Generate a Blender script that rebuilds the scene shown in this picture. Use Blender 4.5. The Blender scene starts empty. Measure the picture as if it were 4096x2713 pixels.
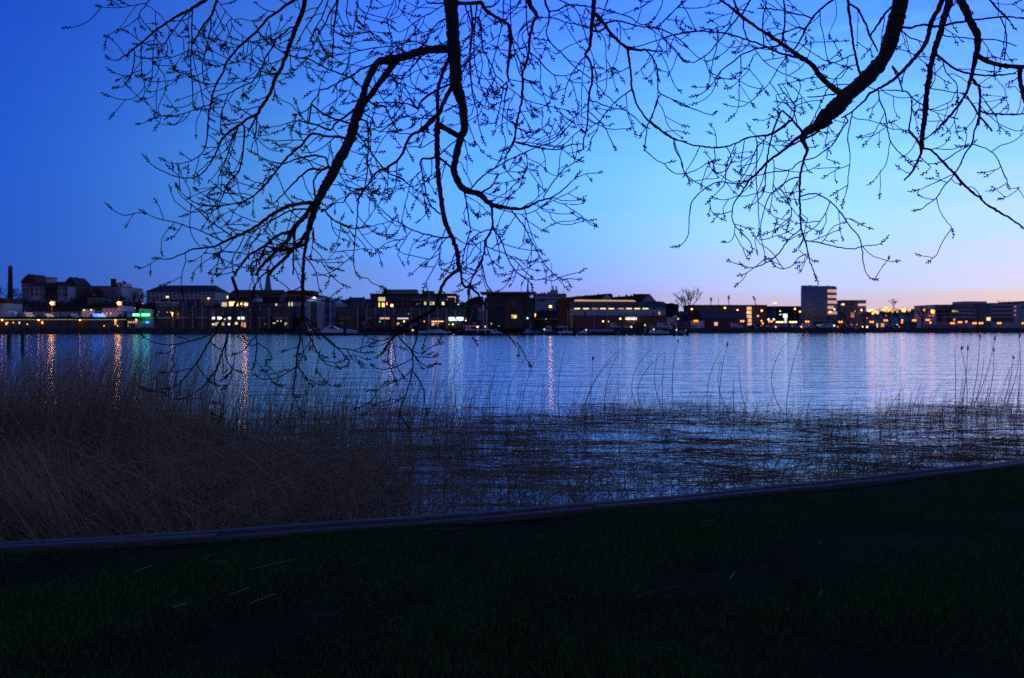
import bpy, math, random
import numpy as np
SC = bpy.context.scene
COL = SC.collection
R_ = math.radians
F, ZC, HR = 3186.0, 2.3, 1310.0          # focal length in photograph pixels, eye height, horizon row
def S2L(c):
    return tuple(((v/255)/12.92 if v/255 <= .04045 else ((v/255+.055)/1.055)**2.4) for v in c)

# ---------------- camera
cam = bpy.data.cameras.new("camera"); camo = bpy.data.objects.new("camera", cam); COL.objects.link(camo)
camo.location = (0, 0, ZC); camo.rotation_euler = (R_(90), 0, 0)
cam.sensor_width = 36; cam.lens = 36*F/4096
cam.shift_y = -(2713/2-HR)/4096
cam.clip_start = .1; cam.clip_end = 6000
cam.dof.use_dof = True; cam.dof.focus_distance = 8.0; cam.dof.aperture_fstop = 2.6
SC.camera = camo
# ---------------- exposure
SC.view_settings.view_transform = 'Standard'; SC.view_settings.look = 'None'
SC.view_settings.exposure = 0; SC.view_settings.gamma = 1
SC.cycles.use_denoising = False
SC.cycles.max_bounces = 6; SC.cycles.sample_clamp_indirect = 3; SC.cycles.sample_clamp_direct = 7
SC.cycles.use_light_tree = True
# ---------------- dusk sky: afterglow behind the far shore to the right, deep blue elsewhere
W = bpy.data.worlds.new("World"); SC.world = W; W.use_nodes = True
nt = W.node_tree; nt.nodes.clear()
def N(t, **k):
    n = nt.nodes.new(t)
    for a, b in k.items(): setattr(n, a, b)
    return n
def M_(op, a, b=None, c=None):
    n = N('ShaderNodeMath', operation=op)
    for i, v in enumerate((a, b, c)):
        if v is None: continue
        if isinstance(v, (int, float)): n.inputs[i].default_value = v
        else: nt.links.new(v, n.inputs[i])
    return n.outputs[0]
tc = N('ShaderNodeTexCoord'); sx = N('ShaderNodeSeparateXYZ'); nt.links.new(tc.outputs['Generated'], sx.inputs[0])
elev = M_('MULTIPLY', M_('ARCSINE', sx.outputs[2]), 180/math.pi)
az = M_('MULTIPLY', M_('ARCTAN2', sx.outputs[0], sx.outputs[1]), 180/math.pi)
mp = N('ShaderNodeMapping'); mp.inputs['Scale'].default_value = (2.0, 2.0, 48)
nt.links.new(tc.outputs['Generated'], mp.inputs[0])
nz = N('ShaderNodeTexNoise'); nz.inputs['Scale'].default_value = 1.3; nz.inputs['Detail'].default_value = 3
nt.links.new(mp.outputs[0], nz.inputs[0])
streak = M_('MULTIPLY', M_('SUBTRACT', nz.outputs[0], .5), 4.6)
elevn = M_('ADD', elev, streak)
def ramp(stops):
    r = N('ShaderNodeValToRGB'); e = r.color_ramp.elements
    nt.links.new(M_('DIVIDE', elevn, 90.0), r.inputs[0])
    for i, (d, c) in enumerate(stops):
        el = e[i] if i < 2 else e.new(d/90)
        el.position = d/90; el.color = S2L(c)+(1,)
    return r.outputs[0]
rL = ramp([(0,(45,84,174)),(4,(39,89,194)),(10,(32,88,206)),(18,(27,79,202)),(28,(25,62,180)),(50,(34,62,156)),(90,(42,64,134))])
rC = ramp([(0,(140,148,226)),(2,(128,160,240)),(4,(112,170,250)),(8,(106,186,255)),(12,(100,182,255)),(17,(84,158,255)),(23,(70,132,252)),(32,(48,98,225)),(50,(36,70,172)),(90,(42,64,134))])
rR = ramp([(0,(226,184,202)),(1.8,(206,194,226)),(3.6,(194,214,247)),(6.5,(174,230,255)),(11,(146,224,255)),(16,(116,200,255)),(21,(86,160,255)),(26,(68,128,244)),(33,(48,98,220)),(50,(36,68,172)),(90,(42,64,134))])
rE = ramp([(0,(250,206,188)),(2.0,(243,213,210)),(3.8,(224,224,242)),(7,(196,228,253)),(11,(156,217,255)),(15,(120,186,255)),(20,(84,144,250)),(26,(60,108,220)),(34,(44,90,200)),(50,(36,68,168)),(90,(42,64,134))])
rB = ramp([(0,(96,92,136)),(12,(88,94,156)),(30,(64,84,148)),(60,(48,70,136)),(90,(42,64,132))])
def mr(v, a, b):
    n = N('ShaderNodeMapRange', interpolation_type='SMOOTHSTEP'); nt.links.new(v, n.inputs[0])
    n.inputs[1].default_value = a; n.inputs[2].default_value = b
    return n.outputs[0]
def mix(f, a, b):
    n = N('ShaderNodeMix', data_type='RGBA'); nt.links.new(f, n.inputs[0])
    nt.links.new(a, n.inputs[6]); nt.links.new(b, n.inputs[7]); return n.outputs[2]
c = mix(mr(az, -36, 2), rL, rC); c = mix(mr(az, -4, 22), c, rR); c = mix(mr(az, 20, 38), c, rE)
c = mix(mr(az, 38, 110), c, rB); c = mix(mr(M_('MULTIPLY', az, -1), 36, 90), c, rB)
sky = N('ShaderNodeTexSky', sky_type='NISHITA'); sky.sun_disc = False
sky.sun_elevation = R_(-3.5); sky.sun_rotation = R_(34); sky.altitude = 10
# where the photograph's blue channel is clipped the sky is really brighter than 1
sp = N('ShaderNodeSeparateColor'); nt.links.new(c, sp.inputs[0]); cb = N('ShaderNodeCombineColor')
hot = mr(sp.outputs[2], .80, 1.0)
nt.links.new(sp.outputs[0], cb.inputs[0]); nt.links.new(sp.outputs[1], cb.inputs[1]); nt.links.new(M_('MULTIPLY', sp.outputs[2], M_('ADD', M_('MULTIPLY', hot, .75), 1.0)), cb.inputs[2])
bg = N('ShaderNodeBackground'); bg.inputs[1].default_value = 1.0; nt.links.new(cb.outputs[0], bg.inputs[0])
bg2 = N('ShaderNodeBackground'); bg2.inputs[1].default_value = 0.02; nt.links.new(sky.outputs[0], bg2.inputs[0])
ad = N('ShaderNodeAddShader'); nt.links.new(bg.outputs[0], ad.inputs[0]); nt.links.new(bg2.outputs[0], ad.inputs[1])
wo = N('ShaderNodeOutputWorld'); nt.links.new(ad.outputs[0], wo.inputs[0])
# afterglow from just below the horizon at the right
sl = bpy.data.lights.new("sun", 'SUN'); sl.energy = .03; sl.angle = R_(20); sl.color = (1, .72, .62)
so = bpy.data.objects.new("sun", sl); COL.objects.link(so); so.rotation_euler = (R_(86), 0, R_(180-34))

# ---------------- materials
MATS = {}
def mat(name, rgb, rough=.7, var=.25, scale=2.0, metal=0, bump=0, spec=.3):
    if name in MATS: return MATS[name]
    m = bpy.data.materials.new(name); m.use_nodes = True; t = m.node_tree; b = t.nodes['Principled BSDF']
    b.inputs['Roughness'].default_value = rough; b.inputs['Metallic'].default_value = metal
    b.inputs['Specular IOR Level'].default_value = spec
    co = t.nodes.new('ShaderNodeTexCoord')
    n = t.nodes.new('ShaderNodeTexNoise'); n.inputs['Scale'].default_value = scale; n.inputs['Detail'].default_value = 5
    t.links.new(co.outputs['Object'], n.inputs[0])
    r = t.nodes.new('ShaderNodeValToRGB'); e = r.color_ramp.elements
    e[0].position = .3; e[1].position = .7
    e[0].color = tuple(v*(1-var) for v in rgb)+(1,); e[1].color = tuple(min(1, v*(1+var)) for v in rgb)+(1,)
    t.links.new(n.outputs[0], r.inputs[0]); t.links.new(r.outputs[0], b.inputs['Base Color'])
    if bump:
        bp = t.nodes.new('ShaderNodeBump'); bp.inputs['Strength'].default_value = bump; bp.inputs['Distance'].default_value = .02
        t.links.new(n.outputs[0], bp.inputs['Height']); t.links.new(bp.outputs[0], b.inputs['Normal'])
    MATS[name] = m; return m
def em(name, rgb, s):
    if name in MATS: return MATS[name]
    m = bpy.data.materials.new(name); m.use_nodes = True; t = m.node_tree; b = t.nodes['Principled BSDF']
    b.inputs['Base Color'].default_value = (.6, .6, .6, 1); b.inputs['Emission Color'].default_value = rgb+(1,)
    b.inputs['Emission Strength'].default_value = s
    if s < 2: m.cycles.emission_sampling = 'NONE'
    MATS[name] = m; return m

# ---------------- object helpers
ORG = {}
def tag(o, label=None, cat=None, group=None, kind=None):
    if label: o['label'] = label
    if cat: o['category'] = cat
    if group: o['group'] = group
    if kind: o['kind'] = kind
    return o
def root(name, loc, label, cat, group=None):
    o = bpy.data.objects.new(name, None); COL.objects.link(o); o.location = loc; o.empty_display_size = .3
    ORG[o.name] = np.array(loc, float); return tag(o, label, cat, group)
class MB:
    def __init__(s): s.v = []; s.f = []; s.n = 0; s.mi = []
    def add(s, v, f, mi=0):
        v = np.asarray(v, float).reshape(-1, 3); s.v.append(v)
        for q in f: s.f.append(tuple(int(i)+s.n for i in q)); s.mi.append(mi)
        s.n += len(v); return s
    def box(s, x0, x1, y0, y1, z0, z1, mi=0):
        v = [(x, y, z) for z in (z0, z1) for y in (y0, y1) for x in (x0, x1)]
        return s.add(v, [(0,2,3,1),(4,5,7,6),(0,1,5,4),(2,6,7,3),(0,4,6,2),(1,3,7,5)], mi)
    def prism(s, poly, y0, y1, mi=0):      # polygon in x,z extruded along y
        n = len(poly); v = [(x, y0, z) for x, z in poly]+[(x, y1, z) for x, z in poly]
        f = [tuple(range(n)), tuple(range(2*n-1, n-1, -1))]
        f += [(i, i+n, (i+1) % n+n, (i+1) % n) for i in range(n)]
        return s.add(v, f, mi)
    def tube(s, pts, rad, k=6, mi=0, cap=True):
        pts = np.asarray(pts, float); n = len(pts); rad = np.broadcast_to(np.asarray(rad, float), (n,))
        t = np.gradient(pts, axis=0); t /= np.linalg.norm(t, axis=1)[:, None]+1e-9
        ref = np.array([0, 1., 0]) if abs(t[0][1]) < .9 else np.array([1., 0, 0])
        a = np.cross(t, ref); a /= np.linalg.norm(a, axis=1)[:, None]+1e-9; b = np.cross(t, a)
        th = np.arange(k)/k*2*math.pi
        v = pts[:, None]+rad[:, None, None]*(a[:, None]*np.cos(th)[None, :, None]+b[:, None]*np.sin(th)[None, :, None])
        f = [(i*k+j, i*k+(j+1) % k, (i+1)*k+(j+1) % k, (i+1)*k+j) for i in range(n-1) for j in range(k)]
        if cap: f += [tuple(range(k))[::-1], tuple((n-1)*k+j for j in range(k))]
        return s.add(v, f, mi)
    def ball(s, c, r, mi=0, sz=1.0, nu=10, nv=6):
        v = [(c[0], c[1], c[2]+r*sz)]
        for i in range(1, nv):
            p = math.pi*i/nv
            v += [(c[0]+r*math.sin(p)*math.cos(a), c[1]+r*math.sin(p)*math.sin(a), c[2]+r*sz*math.cos(p)) for a in np.arange(nu)/nu*2*math.pi]
        v.append((c[0], c[1], c[2]-r*sz)); L = len(v)-1
        f = [(0, 1+j, 1+(j+1) % nu) for j in range(nu)]
        f += [(1+(i-1)*nu+j, 1+i*nu+j, 1+i*nu+(j+1) % nu, 1+(i-1)*nu+(j+1) % nu) for i in range(1, nv-1) for j in range(nu)]
        f += [(L, 1+(nv-2)*nu+(j+1) % nu, 1+(nv-2)*nu+j) for j in range(nu)]
        return s.add(v, f, mi)
    def build(s, name, mats, parent=None, smooth=False):
        v = np.concatenate(s.v) if s.v else np.zeros((0, 3))
        if parent is None: org = np.array([v[:, 0].mean(), v[:, 1].mean(), v[:, 2].min()])
        else: org = ORG[parent.name]
        me = bpy.data.meshes.new(name); me.from_pydata((v-org).tolist(), [], s.f)
        if not isinstance(mats, (list, tuple)): mats = [mats]
        for m in mats: me.materials.append(m)
        if len(mats) > 1: me.polygons.foreach_set('material_index', s.mi)
        if smooth: me.shade_smooth()
        me.validate(); me.update()
        o = bpy.data.objects.new(name, me); COL.objects.link(o)
        if parent is None: o.location = org
        else: o.parent = parent
        ORG[o.name] = org
        return o
def fastmesh(name, v, f, m, kind=None):   # big numpy mesh, f is a list of (n,k) index arrays
    me = bpy.data.meshes.new(name); org = np.array([0, v[:, 1].mean(), 0.])
    me.vertices.add(len(v)); me.vertices.foreach_set('co', (v-org).astype('f4').ravel())
    tot = sum(a.size for a in f); npoly = sum(len(a) for a in f)
    me.loops.add(tot); me.loops.foreach_set('vertex_index', np.concatenate([a.ravel() for a in f]).astype('i4'))
    me.polygons.add(npoly)
    ls = np.concatenate([np.full(len(a), a.shape[1]) for a in f]); st = np.concatenate([[0], np.cumsum(ls)[:-1]])
    me.polygons.foreach_set('loop_start', st.astype('i4')); me.polygons.foreach_set('loop_total', ls.astype('i4'))
    me.materials.append(m); me.update(); me.validate()
    o = bpy.data.objects.new(name, me); COL.objects.link(o); o.location = org; ORG[o.name] = org
    if kind: o['kind'] = kind
    return o
def copy_tree(o, delta, label=None, scale=None, rz=None):
    c = o.copy(); COL.objects.link(c); c.location = [a+b for a, b in zip(o.location, delta)]
    if label: c['label'] = label
    if scale: c.scale = (scale,)*3 if isinstance(scale, float) else scale
    if rz is not None: c.rotation_euler = (0, 0, rz)
    for ch in o.children:
        k = ch.copy(); COL.objects.link(k); k.parent = c
        for g in ch.children:
            q = g.copy(); COL.objects.link(q); q.parent = k
    return c
def PX(px, Y): return (px-2048)/F*Y
def PZ(py, Y): return ZC-(py-HR)/F*Y
def YQ(px): return 282+px/4096*84         # distance of the far quay front
rng = np.random.default_rng(7); rnd = random.Random(5)

# ---------------- the setting: water, quay ground, lawn
def water_mat():
    m = bpy.data.materials.new("water"); m.use_nodes = True; t = m.node_tree; b = t.nodes['Principled BSDF']
    b.inputs['Base Color'].default_value = (.004, .012, .022, 1); b.inputs['Roughness'].default_value = .10
    b.inputs['IOR'].default_value = 2.3; b.inputs['Specular IOR Level'].default_value = .5
    co = t.nodes.new('ShaderNodeTexCoord'); prev = None
    for sc, st, dist, rot in (((.15, .5, 1), .4, .32, .16), ((.42, 1.5, 1), .5, .14, -.12), ((1.6, 5, 1), .5, .03, .2)):
        mp = t.nodes.new('ShaderNodeMapping'); mp.inputs['Scale'].default_value = sc; mp.inputs['Rotation'].default_value = (0, 0, rot)
        n = t.nodes.new('ShaderNodeTexNoise'); n.inputs['Scale'].default_value = 1; n.inputs['Detail'].default_value = 3
        t.links.new(co.outputs['Object'], mp.inputs[0]); t.links.new(mp.outputs[0], n.inputs[0])
        bp = t.nodes.new('ShaderNodeBump'); bp.inputs['Strength'].default_value = st; bp.inputs['Distance'].default_value = dist
        t.links.new(n.outputs[0], bp.inputs['Height'])
        if prev: t.links.new(prev, bp.inputs['Normal'])
        prev = bp.outputs[0]
    t.links.new(prev, b.inputs['Normal']); return m
w = MB(); w.add([(-900, 4, 0), (900, 4, 0), (900, 420, 0), (-900, 420, 0)], [(0, 1, 2, 3)])
tag(w.build('water', water_mat()), kind='structure')
def sst(a, b, x):
    t = np.clip((x-a)/(b-a), 0, 1); return t*t*(3-2*t)
def terr(x, y):
    h = 1.9+15*sst(420, 760, y)+9*sst(318, 440, y)*sst(-30, -95, x)
    return h+np.where(np.asarray(y) > 460, 1.6*np.sin(x*.013+2)+1.2*np.sin(x*.031+y*.004), 0)
qx = np.linspace(-1600, 5700, 60)
front = np.array([(PX(p, YQ(p)), YQ(p)) for p in qx])
front[0] = (-700, 245); front[-1] = (1100, 520)
ys = [0, .012, .03, .06, .09, .13, .18, .25, .35, .5, 1]
gv = []; 
for u in ys:
    for x, y in front:
        yy = y+u*(3000-y); xx = x*(1+u*3); gv.append((xx, yy, float(terr(xx, yy)) if u > 0 else 1.9))
nf = len(front); gf = [(j*nf+i, j*nf+i+1, (j+1)*nf+i+1, (j+1)*nf+i) for j in range(len(ys)-1) for i in range(nf-1)]
g = MB(); g.add(gv, gf)
tag(g.build('ground', mat('ground_far', (.06, .06, .055), .9)), kind='structure')
q = MB()
for i in range(nf-1):
    (x0, y0), (x1, y1) = front[i], front[i+1]
    q.add([(x0, y0, -1), (x1, y1, -1), (x1, y1, 1.96), (x0, y0, 1.96), (x0, y0+1, -1), (x1, y1+1, -1), (x1, y1+1, 1.96), (x0, y0+1, 1.96)],
          [(0, 1, 2, 3), (3, 2, 6, 7), (5, 4, 7, 6)])
q = q.build('quay_wall', mat('quay_stone', (.07, .065, .06), .9, .4, .6))
tag(q, 'long dark stone quay wall rising from the water along the far shore', 'quay wall')
rl = MB()
for i in range(nf-1):
    (x0, y0), (x1, y1) = front[i], front[i+1]
    rl.add([(x0, y0+.15, 1.964), (x1, y1+.15, 1.964), (x1, y1+.15, 2.1), (x0, y0+.15, 2.1), (x0, y0+.35, 2.1), (x1, y1+.35, 2.1)], [(0, 1, 2, 3), (3, 2, 5, 4)])
rl.build('coping', mat('coping', (.22, .12, .08), .8), q)
# timber edging between lawn and reeds
kx = np.linspace(-14, 16, 61); ky = np.where(kx < -5, 5.66+(kx+5)*.2, 7.2+.352*kx+.0145*kx**2-.0003*kx**3); ky = ky-np.interp(kx, [-14, -5, -3.8, 0], [0, 0, 0, 0])
def KY(x): return np.interp(x, kx, ky)
def wood(name, rgb):
    m = mat(name, rgb, .8, .35, 3); t = m.node_tree
    n = [x for x in t.nodes if x.type == 'TEX_NOISE'][0]; co = [x for x in t.nodes if x.type == 'TEX_COORD'][0]
    mp = t.nodes.new('ShaderNodeMapping'); mp.inputs['Scale'].default_value = (.5, 14, 14); mp.inputs['Rotation'].default_value = (0, 0, R_(-19))
    t.links.new(co.outputs['Object'], mp.inputs[0]); t.links.new(mp.outputs[0], n.inputs[0])
    bp = t.nodes.new('ShaderNodeBump'); bp.inputs['Distance'].default_value = .012; bp.inputs['Strength'].default_value = .8
    t.links.new(n.outputs[0], bp.inputs['Height']); t.links.new(bp.outputs[0], t.nodes['Principled BSDF'].inputs['Normal'])
    return m
ke = root('timber_edging', (0, 7.0, .5), 'long weathered timber beams edging the lawn against the reed bed', 'edging')
def kbeam(x0, x1, o0, o1, zt, zb, name, m):
    xs = np.linspace(x0, x1, max(2, int((x1-x0)/.4))); b = MB(); v = []
    jz = rnd.uniform(-.012, .012)
    for x in xs:
        y = float(KY(x)); e = .01*math.sin(x*3.1)
        for oo, zz in ((o0+.008, zb), (o0, zt-.012), (o0+.012, zt), (o1-.012, zt), (o1, zt-.012), (o1, zb)):
            v.append((x, y-oo*1.06, zz+jz+e*.4))
    n = len(xs); f = [(i*6+k, i*6+(k+1) % 6, (i+1)*6+(k+1) % 6, (i+1)*6+k) for i in range(n-1) for k in range(6)]
    f += [tuple(range(6)), tuple((n-1)*6+k for k in range(6))[::-1]]
    b.add(v, f); b.build(name, m, ke)
W1 = wood('weathered_timber', (.11, .09, .085))
for a, b_ in ((-14, -9.2), (-9.19, -5.2), (-5.19, -3.0), (-2.99, -.35), (-.34, 2.6), (2.61, 5.6), (5.61, 9), (9.01, 16)): kbeam(a, b_, 0, .085, .66, .42, 'beam', W1)
for a, b_ in ((-14, -7.1), (-7.09, -4.4), (-4.39, -2.35), (-2.34, .75), (.76, 3.9), (3.91, 7.2), (7.21, 16)): kbeam(a, b_, .094, .178, .655, .42, 'beam', W1)
v = []; xs = np.linspace(-14, 16, 60)
for x in xs: v += [(x, KY(x), .55), (x, KY(x), -.6)]
b = MB(); b.add(v, [(2*i, 2*i+1, 2*i+3, 2*i+2) for i in range(59)]); b.build('retaining_board', mat('red_board', (.10, .04, .03), .85), ke)
# lawn sheet
xs = np.concatenate([[-90, -45, -25], np.linspace(-16, 18, 120), [28, 50, 95]]); nb = 46
def lawnz(x, y): return .616+.008*np.sin(x*1.3+y*.7)+.006*np.sin(x*3.1-y*2.3+1)+.005*np.sin(y*5.2+x)
v = []
for j in range(nb):
    u = (j/(nb-1))**2.2
    for x in xs:
        yk = float(np.interp(x, kx, ky, left=None))-.19 if -14 <= x <= 16 else (float(ky[0])+(x+14)*.1-.19 if x < -14 else float(ky[-1])+(x-16)*.5-.19)
        y = yk-u*(yk+60); dz = 0 if j else -.02
        v.append((x, y, float(lawnz(x, y))+dz))
n = len(xs); f = [(j*n+i, (j+1)*n+i, (j+1)*n+i+1, j*n+i+1) for j in range(nb-1) for i in range(n-1)]
LM = mat('lawn_soil', (.015, .021, .007), 1, .45, 1.7, spec=.03)
tag(MB().add(v, f).build('lawn', LM), kind='structure')
# mud bank under the thick reeds
v = []; xs = np.linspace(-15, 3.5, 50)
for x in xs:
    wd = 5.5*sst(-1.0, -4.5, x)+.12
    for u, z in ((-.02, .30), (.15, .16), (.55, .05), (1, -.05)): v.append((x, KY(x)+u*wd, z+.015*math.sin(x*4)))
f = [(i*4+k, (i+1)*4+k, (i+1)*4+k+1, i*4+k+1) for i in range(49) for k in range(3)]
tag(MB().add(v, f).build('mud', mat('mud', (.028, .022, .018), .9, .4, 3)), kind='structure')
# ---------------- far shore
WH = mat('white_render', (.55, .55, .56), .8); LIL = mat('lilac_render', (.36, .36, .42), .8); GREY = mat('grey_render', (.22, .22, .24), .8)
CREAM = mat('cream_render', (.45, .38, .28), .8); BRK = mat('brick_red', (.16, .07, .05), .9, .3, 5); BRKD = mat('brick_dark', (.08, .045, .045), .9, .3, 5)
RRED = mat('roof_red', (.11, .035, .03), .9, .3, 4); RDRK = mat('roof_dark', (.025, .028, .035), .85, .3, 4); RBLU = mat('roof_blue_metal', (.07, .10, .16), .45, .15, 3)
DGL = mat('dark_glass', (.015, .02, .03), .15, .3, 1, spec=.6); DWALL = mat('dark_cladding', (.018, .022, .032), .5, .3, 2); WOODD = mat('dark_wood', (.035, .028, .028), .8)
ORW = mat('oxide_boards', (.20, .07, .035), .85, .3, 3); STEEL = mat('white_metal', (.62, .62, .65), .4, .1); MET = mat('grey_metal', (.25, .26, .28), .45, .1, metal=.5)
COPP = mat('copper_green', (.07, .20, .15), .7, .3, 3); CONC = mat('concrete', (.36, .38, .44), .85); BLK = mat('black_rubber', (.01, .01, .012), .8)
GREEN = mat('dark_green', (.02, .06, .035), .8); REDP = mat('red_paint', (.35, .03, .03), .5); BLUP = mat('blue_paint', (.02, .05, .22), .5); GRP = mat('boat_white', (.6, .61, .64), .3, .08)
YEL = em('lit_yellow', (1, .72, .22), 1.6); YELD = em('lit_yellow_dim', (1, .62, .2), .55); YELG = em('lit_yellow_green', (.85, .85, .2), .8); CRM = em('lit_cream', (1, .78, .45), 1.0)
PNK = em('lit_peach', (1, .62, .42), .75); ORG_ = em('lit_orange', (1, .35, .08), 3.0); WHL = em('lit_white', (.85, .9, 1), 3); NEON = em('neon_green', (.10, 1, .28), 3.2); CYW = em('lit_cyan_white', (.5, .85, 1), 10)
BLL = em('lit_blue', (.03, .2, 1), 3); REDL = em('lit_red', (1, .05, .04), 1.5); GRL = em('lit_green', (.1, 1, .5), 1.5); PALE = em('lit_pale_green', (.6, .9, .5), .5)
class B:
    def __init__(s, name, label, px0, px1, Y, dep, top, wall, base=None, cat='building', part='wall'):
        s.Y = Y; s.px0 = px0; s.px1 = px1; s.dep = dep; x0, x1 = PX(px0, Y), PX(px1, Y)
        zb = float(terr((x0+x1)/2, Y))-.3 if base is None else PZ(base, Y)
        s.zb = zb; s.zt = PZ(top, Y); s.o = root(name, ((x0+x1)/2, Y+dep/2, zb), label, cat)
        MB().box(x0, x1, Y, Y+dep, zb, s.zt).build(part, wall, s.o)
    def box(s, px0, px1, t, b, m, name='window', dy=.08, th=.12, par=None, lab=None):
        Y = s.Y-dy
        o = MB().box(PX(px0, s.Y), PX(px1, s.Y), Y, Y+th, PZ(b, s.Y), PZ(t, s.Y)).build(name, m, par or s.o)
        if lab: o['label'] = lab
        return o
    def wins(s, pxs, t, b, w, m, name='window', frame=None):
        for p in pxs: s.box(p-w/2, p+w/2, t, b, m, name)
    def flat(s, th=3, over=2, m=None, name='roof'):
        MB().box(PX(s.px0-over, s.Y), PX(s.px1+over, s.Y), s.Y-.4, s.Y+s.dep+.3, s.zt, s.zt+th/F*s.Y).build(name, m or RDRK, s.o)
    def poly(s, pts, m, name='roof', y0=-.3, y1=None):     # gable end or any roof outline in the facade plane
        return MB().prism([(PX(a, s.Y), PZ(b, s.Y)) for a, b in pts], s.Y+y0, s.Y+(s.dep if y1 is None else y1)).build(name, m, s.o)
    def ridge(s, eave, rdg, px0=None, px1=None, hip=0, m=None, name='roof'):   # ridge parallel to the shore
        a = PX(px0 or s.px0-2, s.Y); b = PX(px1 or s.px1+2, s.Y); ze = PZ(eave, s.Y); zr = PZ(rdg, s.Y); h = hip/F*s.Y
        y0, ym, y1 = s.Y-.5, s.Y+s.dep/2, s.Y+s.dep+.5
        v = [(a, y0, ze), (b, y0, ze), (b, y1, ze), (a, y1, ze), (a+h, ym, zr), (b-h, ym, zr)]
        return MB().add(v, [(0,1,5,4), (2,3,4,5), (1,2,5), (3,0,4), (0,3,2,1)]).build(name, m or RDRK, s.o)
    def chim(s, px, t, b, w=4, m=None):
        MB().box(PX(px-w/2, s.Y), PX(px+w/2, s.Y), s.Y+s.dep*.4, s.Y+s.dep*.4+1, PZ(b, s.Y), PZ(t, s.Y)).build('chimney', m or BRKD, s.o)
    def lamp(s, px, py, r, m, name='wall_lamp'):
        Y = s.Y-.7; R = r/F*Y; mb = MB().ball((PX(px, Y), Y, PZ(py, Y)), R, 0)
        mb.box(PX(px, Y)-.05, PX(px, Y)+.05, Y, Y+.7, PZ(py, Y)-.05, PZ(py, Y)+.05, 1)
        mb.build(name, [m, MET], s.o, True)
# ---- left: houses on the hill
b = B('factory_chimney', 'tall round brick factory chimney at the far left of the hill', 30, 48, 430, 1, 1300, BRKD, 1200, 'chimney', 'plinth')
x = PX(39, 430); t = np.linspace(0, 1, 7)
MB().tube(np.stack([x+0*t, 430.5+0*t, PZ(1198, 430)+(PZ(1068, 430)-PZ(1198, 430))*t], 1), np.interp(t, [0, 1], [1.35, .98]), 12).build('shaft', BRKD, b.o, True)
MB().tube([(x, 430.5, PZ(1069, 430)), (x, 430.5, PZ(1064, 430)), (x, 430.5, PZ(1063, 430)), (x, 430.5, PZ(1060, 430))], [1.12, 1.12, .5, .5], 10).build('cap', CONC, b.o)
b = B('town_house', 'tall old house with steep dark gabled roof at the left end of the hill', 86, 143, 415, 14, 1130, GREY)
b.poly([(82, 1133), (92, 1115), (114, 1096), (138, 1115), (145, 1130), (145, 1134)], RRED); b.wins([97, 111, 125], 1138, 1146, 6, DGL); b.wins([97, 111, 125], 1152, 1162, 6, DGL); b.box(86, 143, 1147, 1149, LIL, 'string_course')
b = B('town_house', 'long pale old building with a white cupola on its dark hipped roof', 118, 272, 405, 16, 1144, LIL)
b.ridge(1145, 1124, 112, 276, 26); b.wins([132, 147, 162, 240, 255, 267], 1150, 1163, 6, DGL); b.wins([132, 147, 162, 240, 255, 267], 1170, 1184, 6, DGL)
b.wins([125, 172, 230, 262], 1145, 1198, 4, BRKD, 'pilaster'); b.box(178, 228, 1146, 1200, BRKD, 'bay'); b.wins([188, 203, 218], 1150, 1162, 6, DGL)
b.dep = 16; c_ = MB().box(PX(190, 411), PX(215, 411), 410, 414, PZ(1132, 411), PZ(1113, 411)).build('cupola', WH, b.o); MB().box(PX(187, 411), PX(218, 411), 409.6, 414.4, PZ(1113, 411), PZ(1110, 411)).build('cupola_roof', RDRK, b.o)
b = B('town_house', 'gabled house with sharp dark pyramid roof beside the flag on the hill', 256, 306, 412, 14, 1136, BRKD)
b.poly([(251, 1138), (262, 1126), (280, 1108), (300, 1127), (309, 1138)], RDRK); b.wins([268, 281, 294], 1144, 1156, 6, DGL); b.wins([268, 281, 294], 1164, 1176, 6, DGL)
b = B('town_house', 'long low white-walled house on the hill with a massive square brick chimney', 306, 485, 425, 14, 1150, LIL)
b.ridge(1151, 1141, 304, 440, 8); b.chim(431, 1113, 1150, 20, BRKD); b.wins([400, 412, 450, 458, 466, 474], 1153, 1163, 4, DGL)
b = B('roof_tower', 'small white tower block with rooftop aerials behind the low white house', 458, 493, 440, 10, 1134, WH, cat='tower'); b.flat(2, 0, CONC); b.chim(464, 1128, 1134, 7, RDRK); b.chim(485, 1128, 1134, 8, RDRK); b.chim(476, 1121, 1134, 2, MET); b.wins([468, 483], 1140, 1146, 5, DGL)
b = B('town_house', 'house with large red tiled half-hipped roof and an arched dormer', 350, 418, 375, 14, 1187, GREY)
b.poly([(342, 1190), (362, 1165), (387, 1146), (405, 1158), (425, 1188), (425, 1190)], RRED); b.wins([365, 380, 398], 1196, 1207, 7, DGL); b.box(372, 386, 1177, 1181, CONC, 'dormer', dy=.5, th=.5)
b = B('town_house', 'pale house with crenellated parapet among the hilltop trees', 497, 532, 440, 12, 1150, CREAM); b.wins([499, 506, 513, 520, 527], 1146, 1151, 4, BRKD, 'merlon'); b.wins([503, 514, 525], 1156, 1162, 4, DGL)
def flag(px, Y, t, bt, label):
    x = PX(px, Y); zt = PZ(t, Y); g = float(terr(x, Y)); o = root('flagpole', (x, Y, g), label, 'flagpole')
    MB().tube([(x, Y, g), (x, Y, zt)], [.12, .08], 6).build('pole', MET, o)
    w = 7/F*Y; tt = np.linspace(0, 1, 6); v = []
    for k in tt: v += [(x+w*k, Y+.2*math.sin(k*6), zt-k*w*.4), (x+w*k, Y+.2*math.sin(k*6), PZ(bt, Y)-k*w*.5)]
    MB().add(v, [(2*i, 2*i+1, 2*i+3, 2*i+2) for i in range(5)]).build('flag', BLUP, o)
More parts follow.
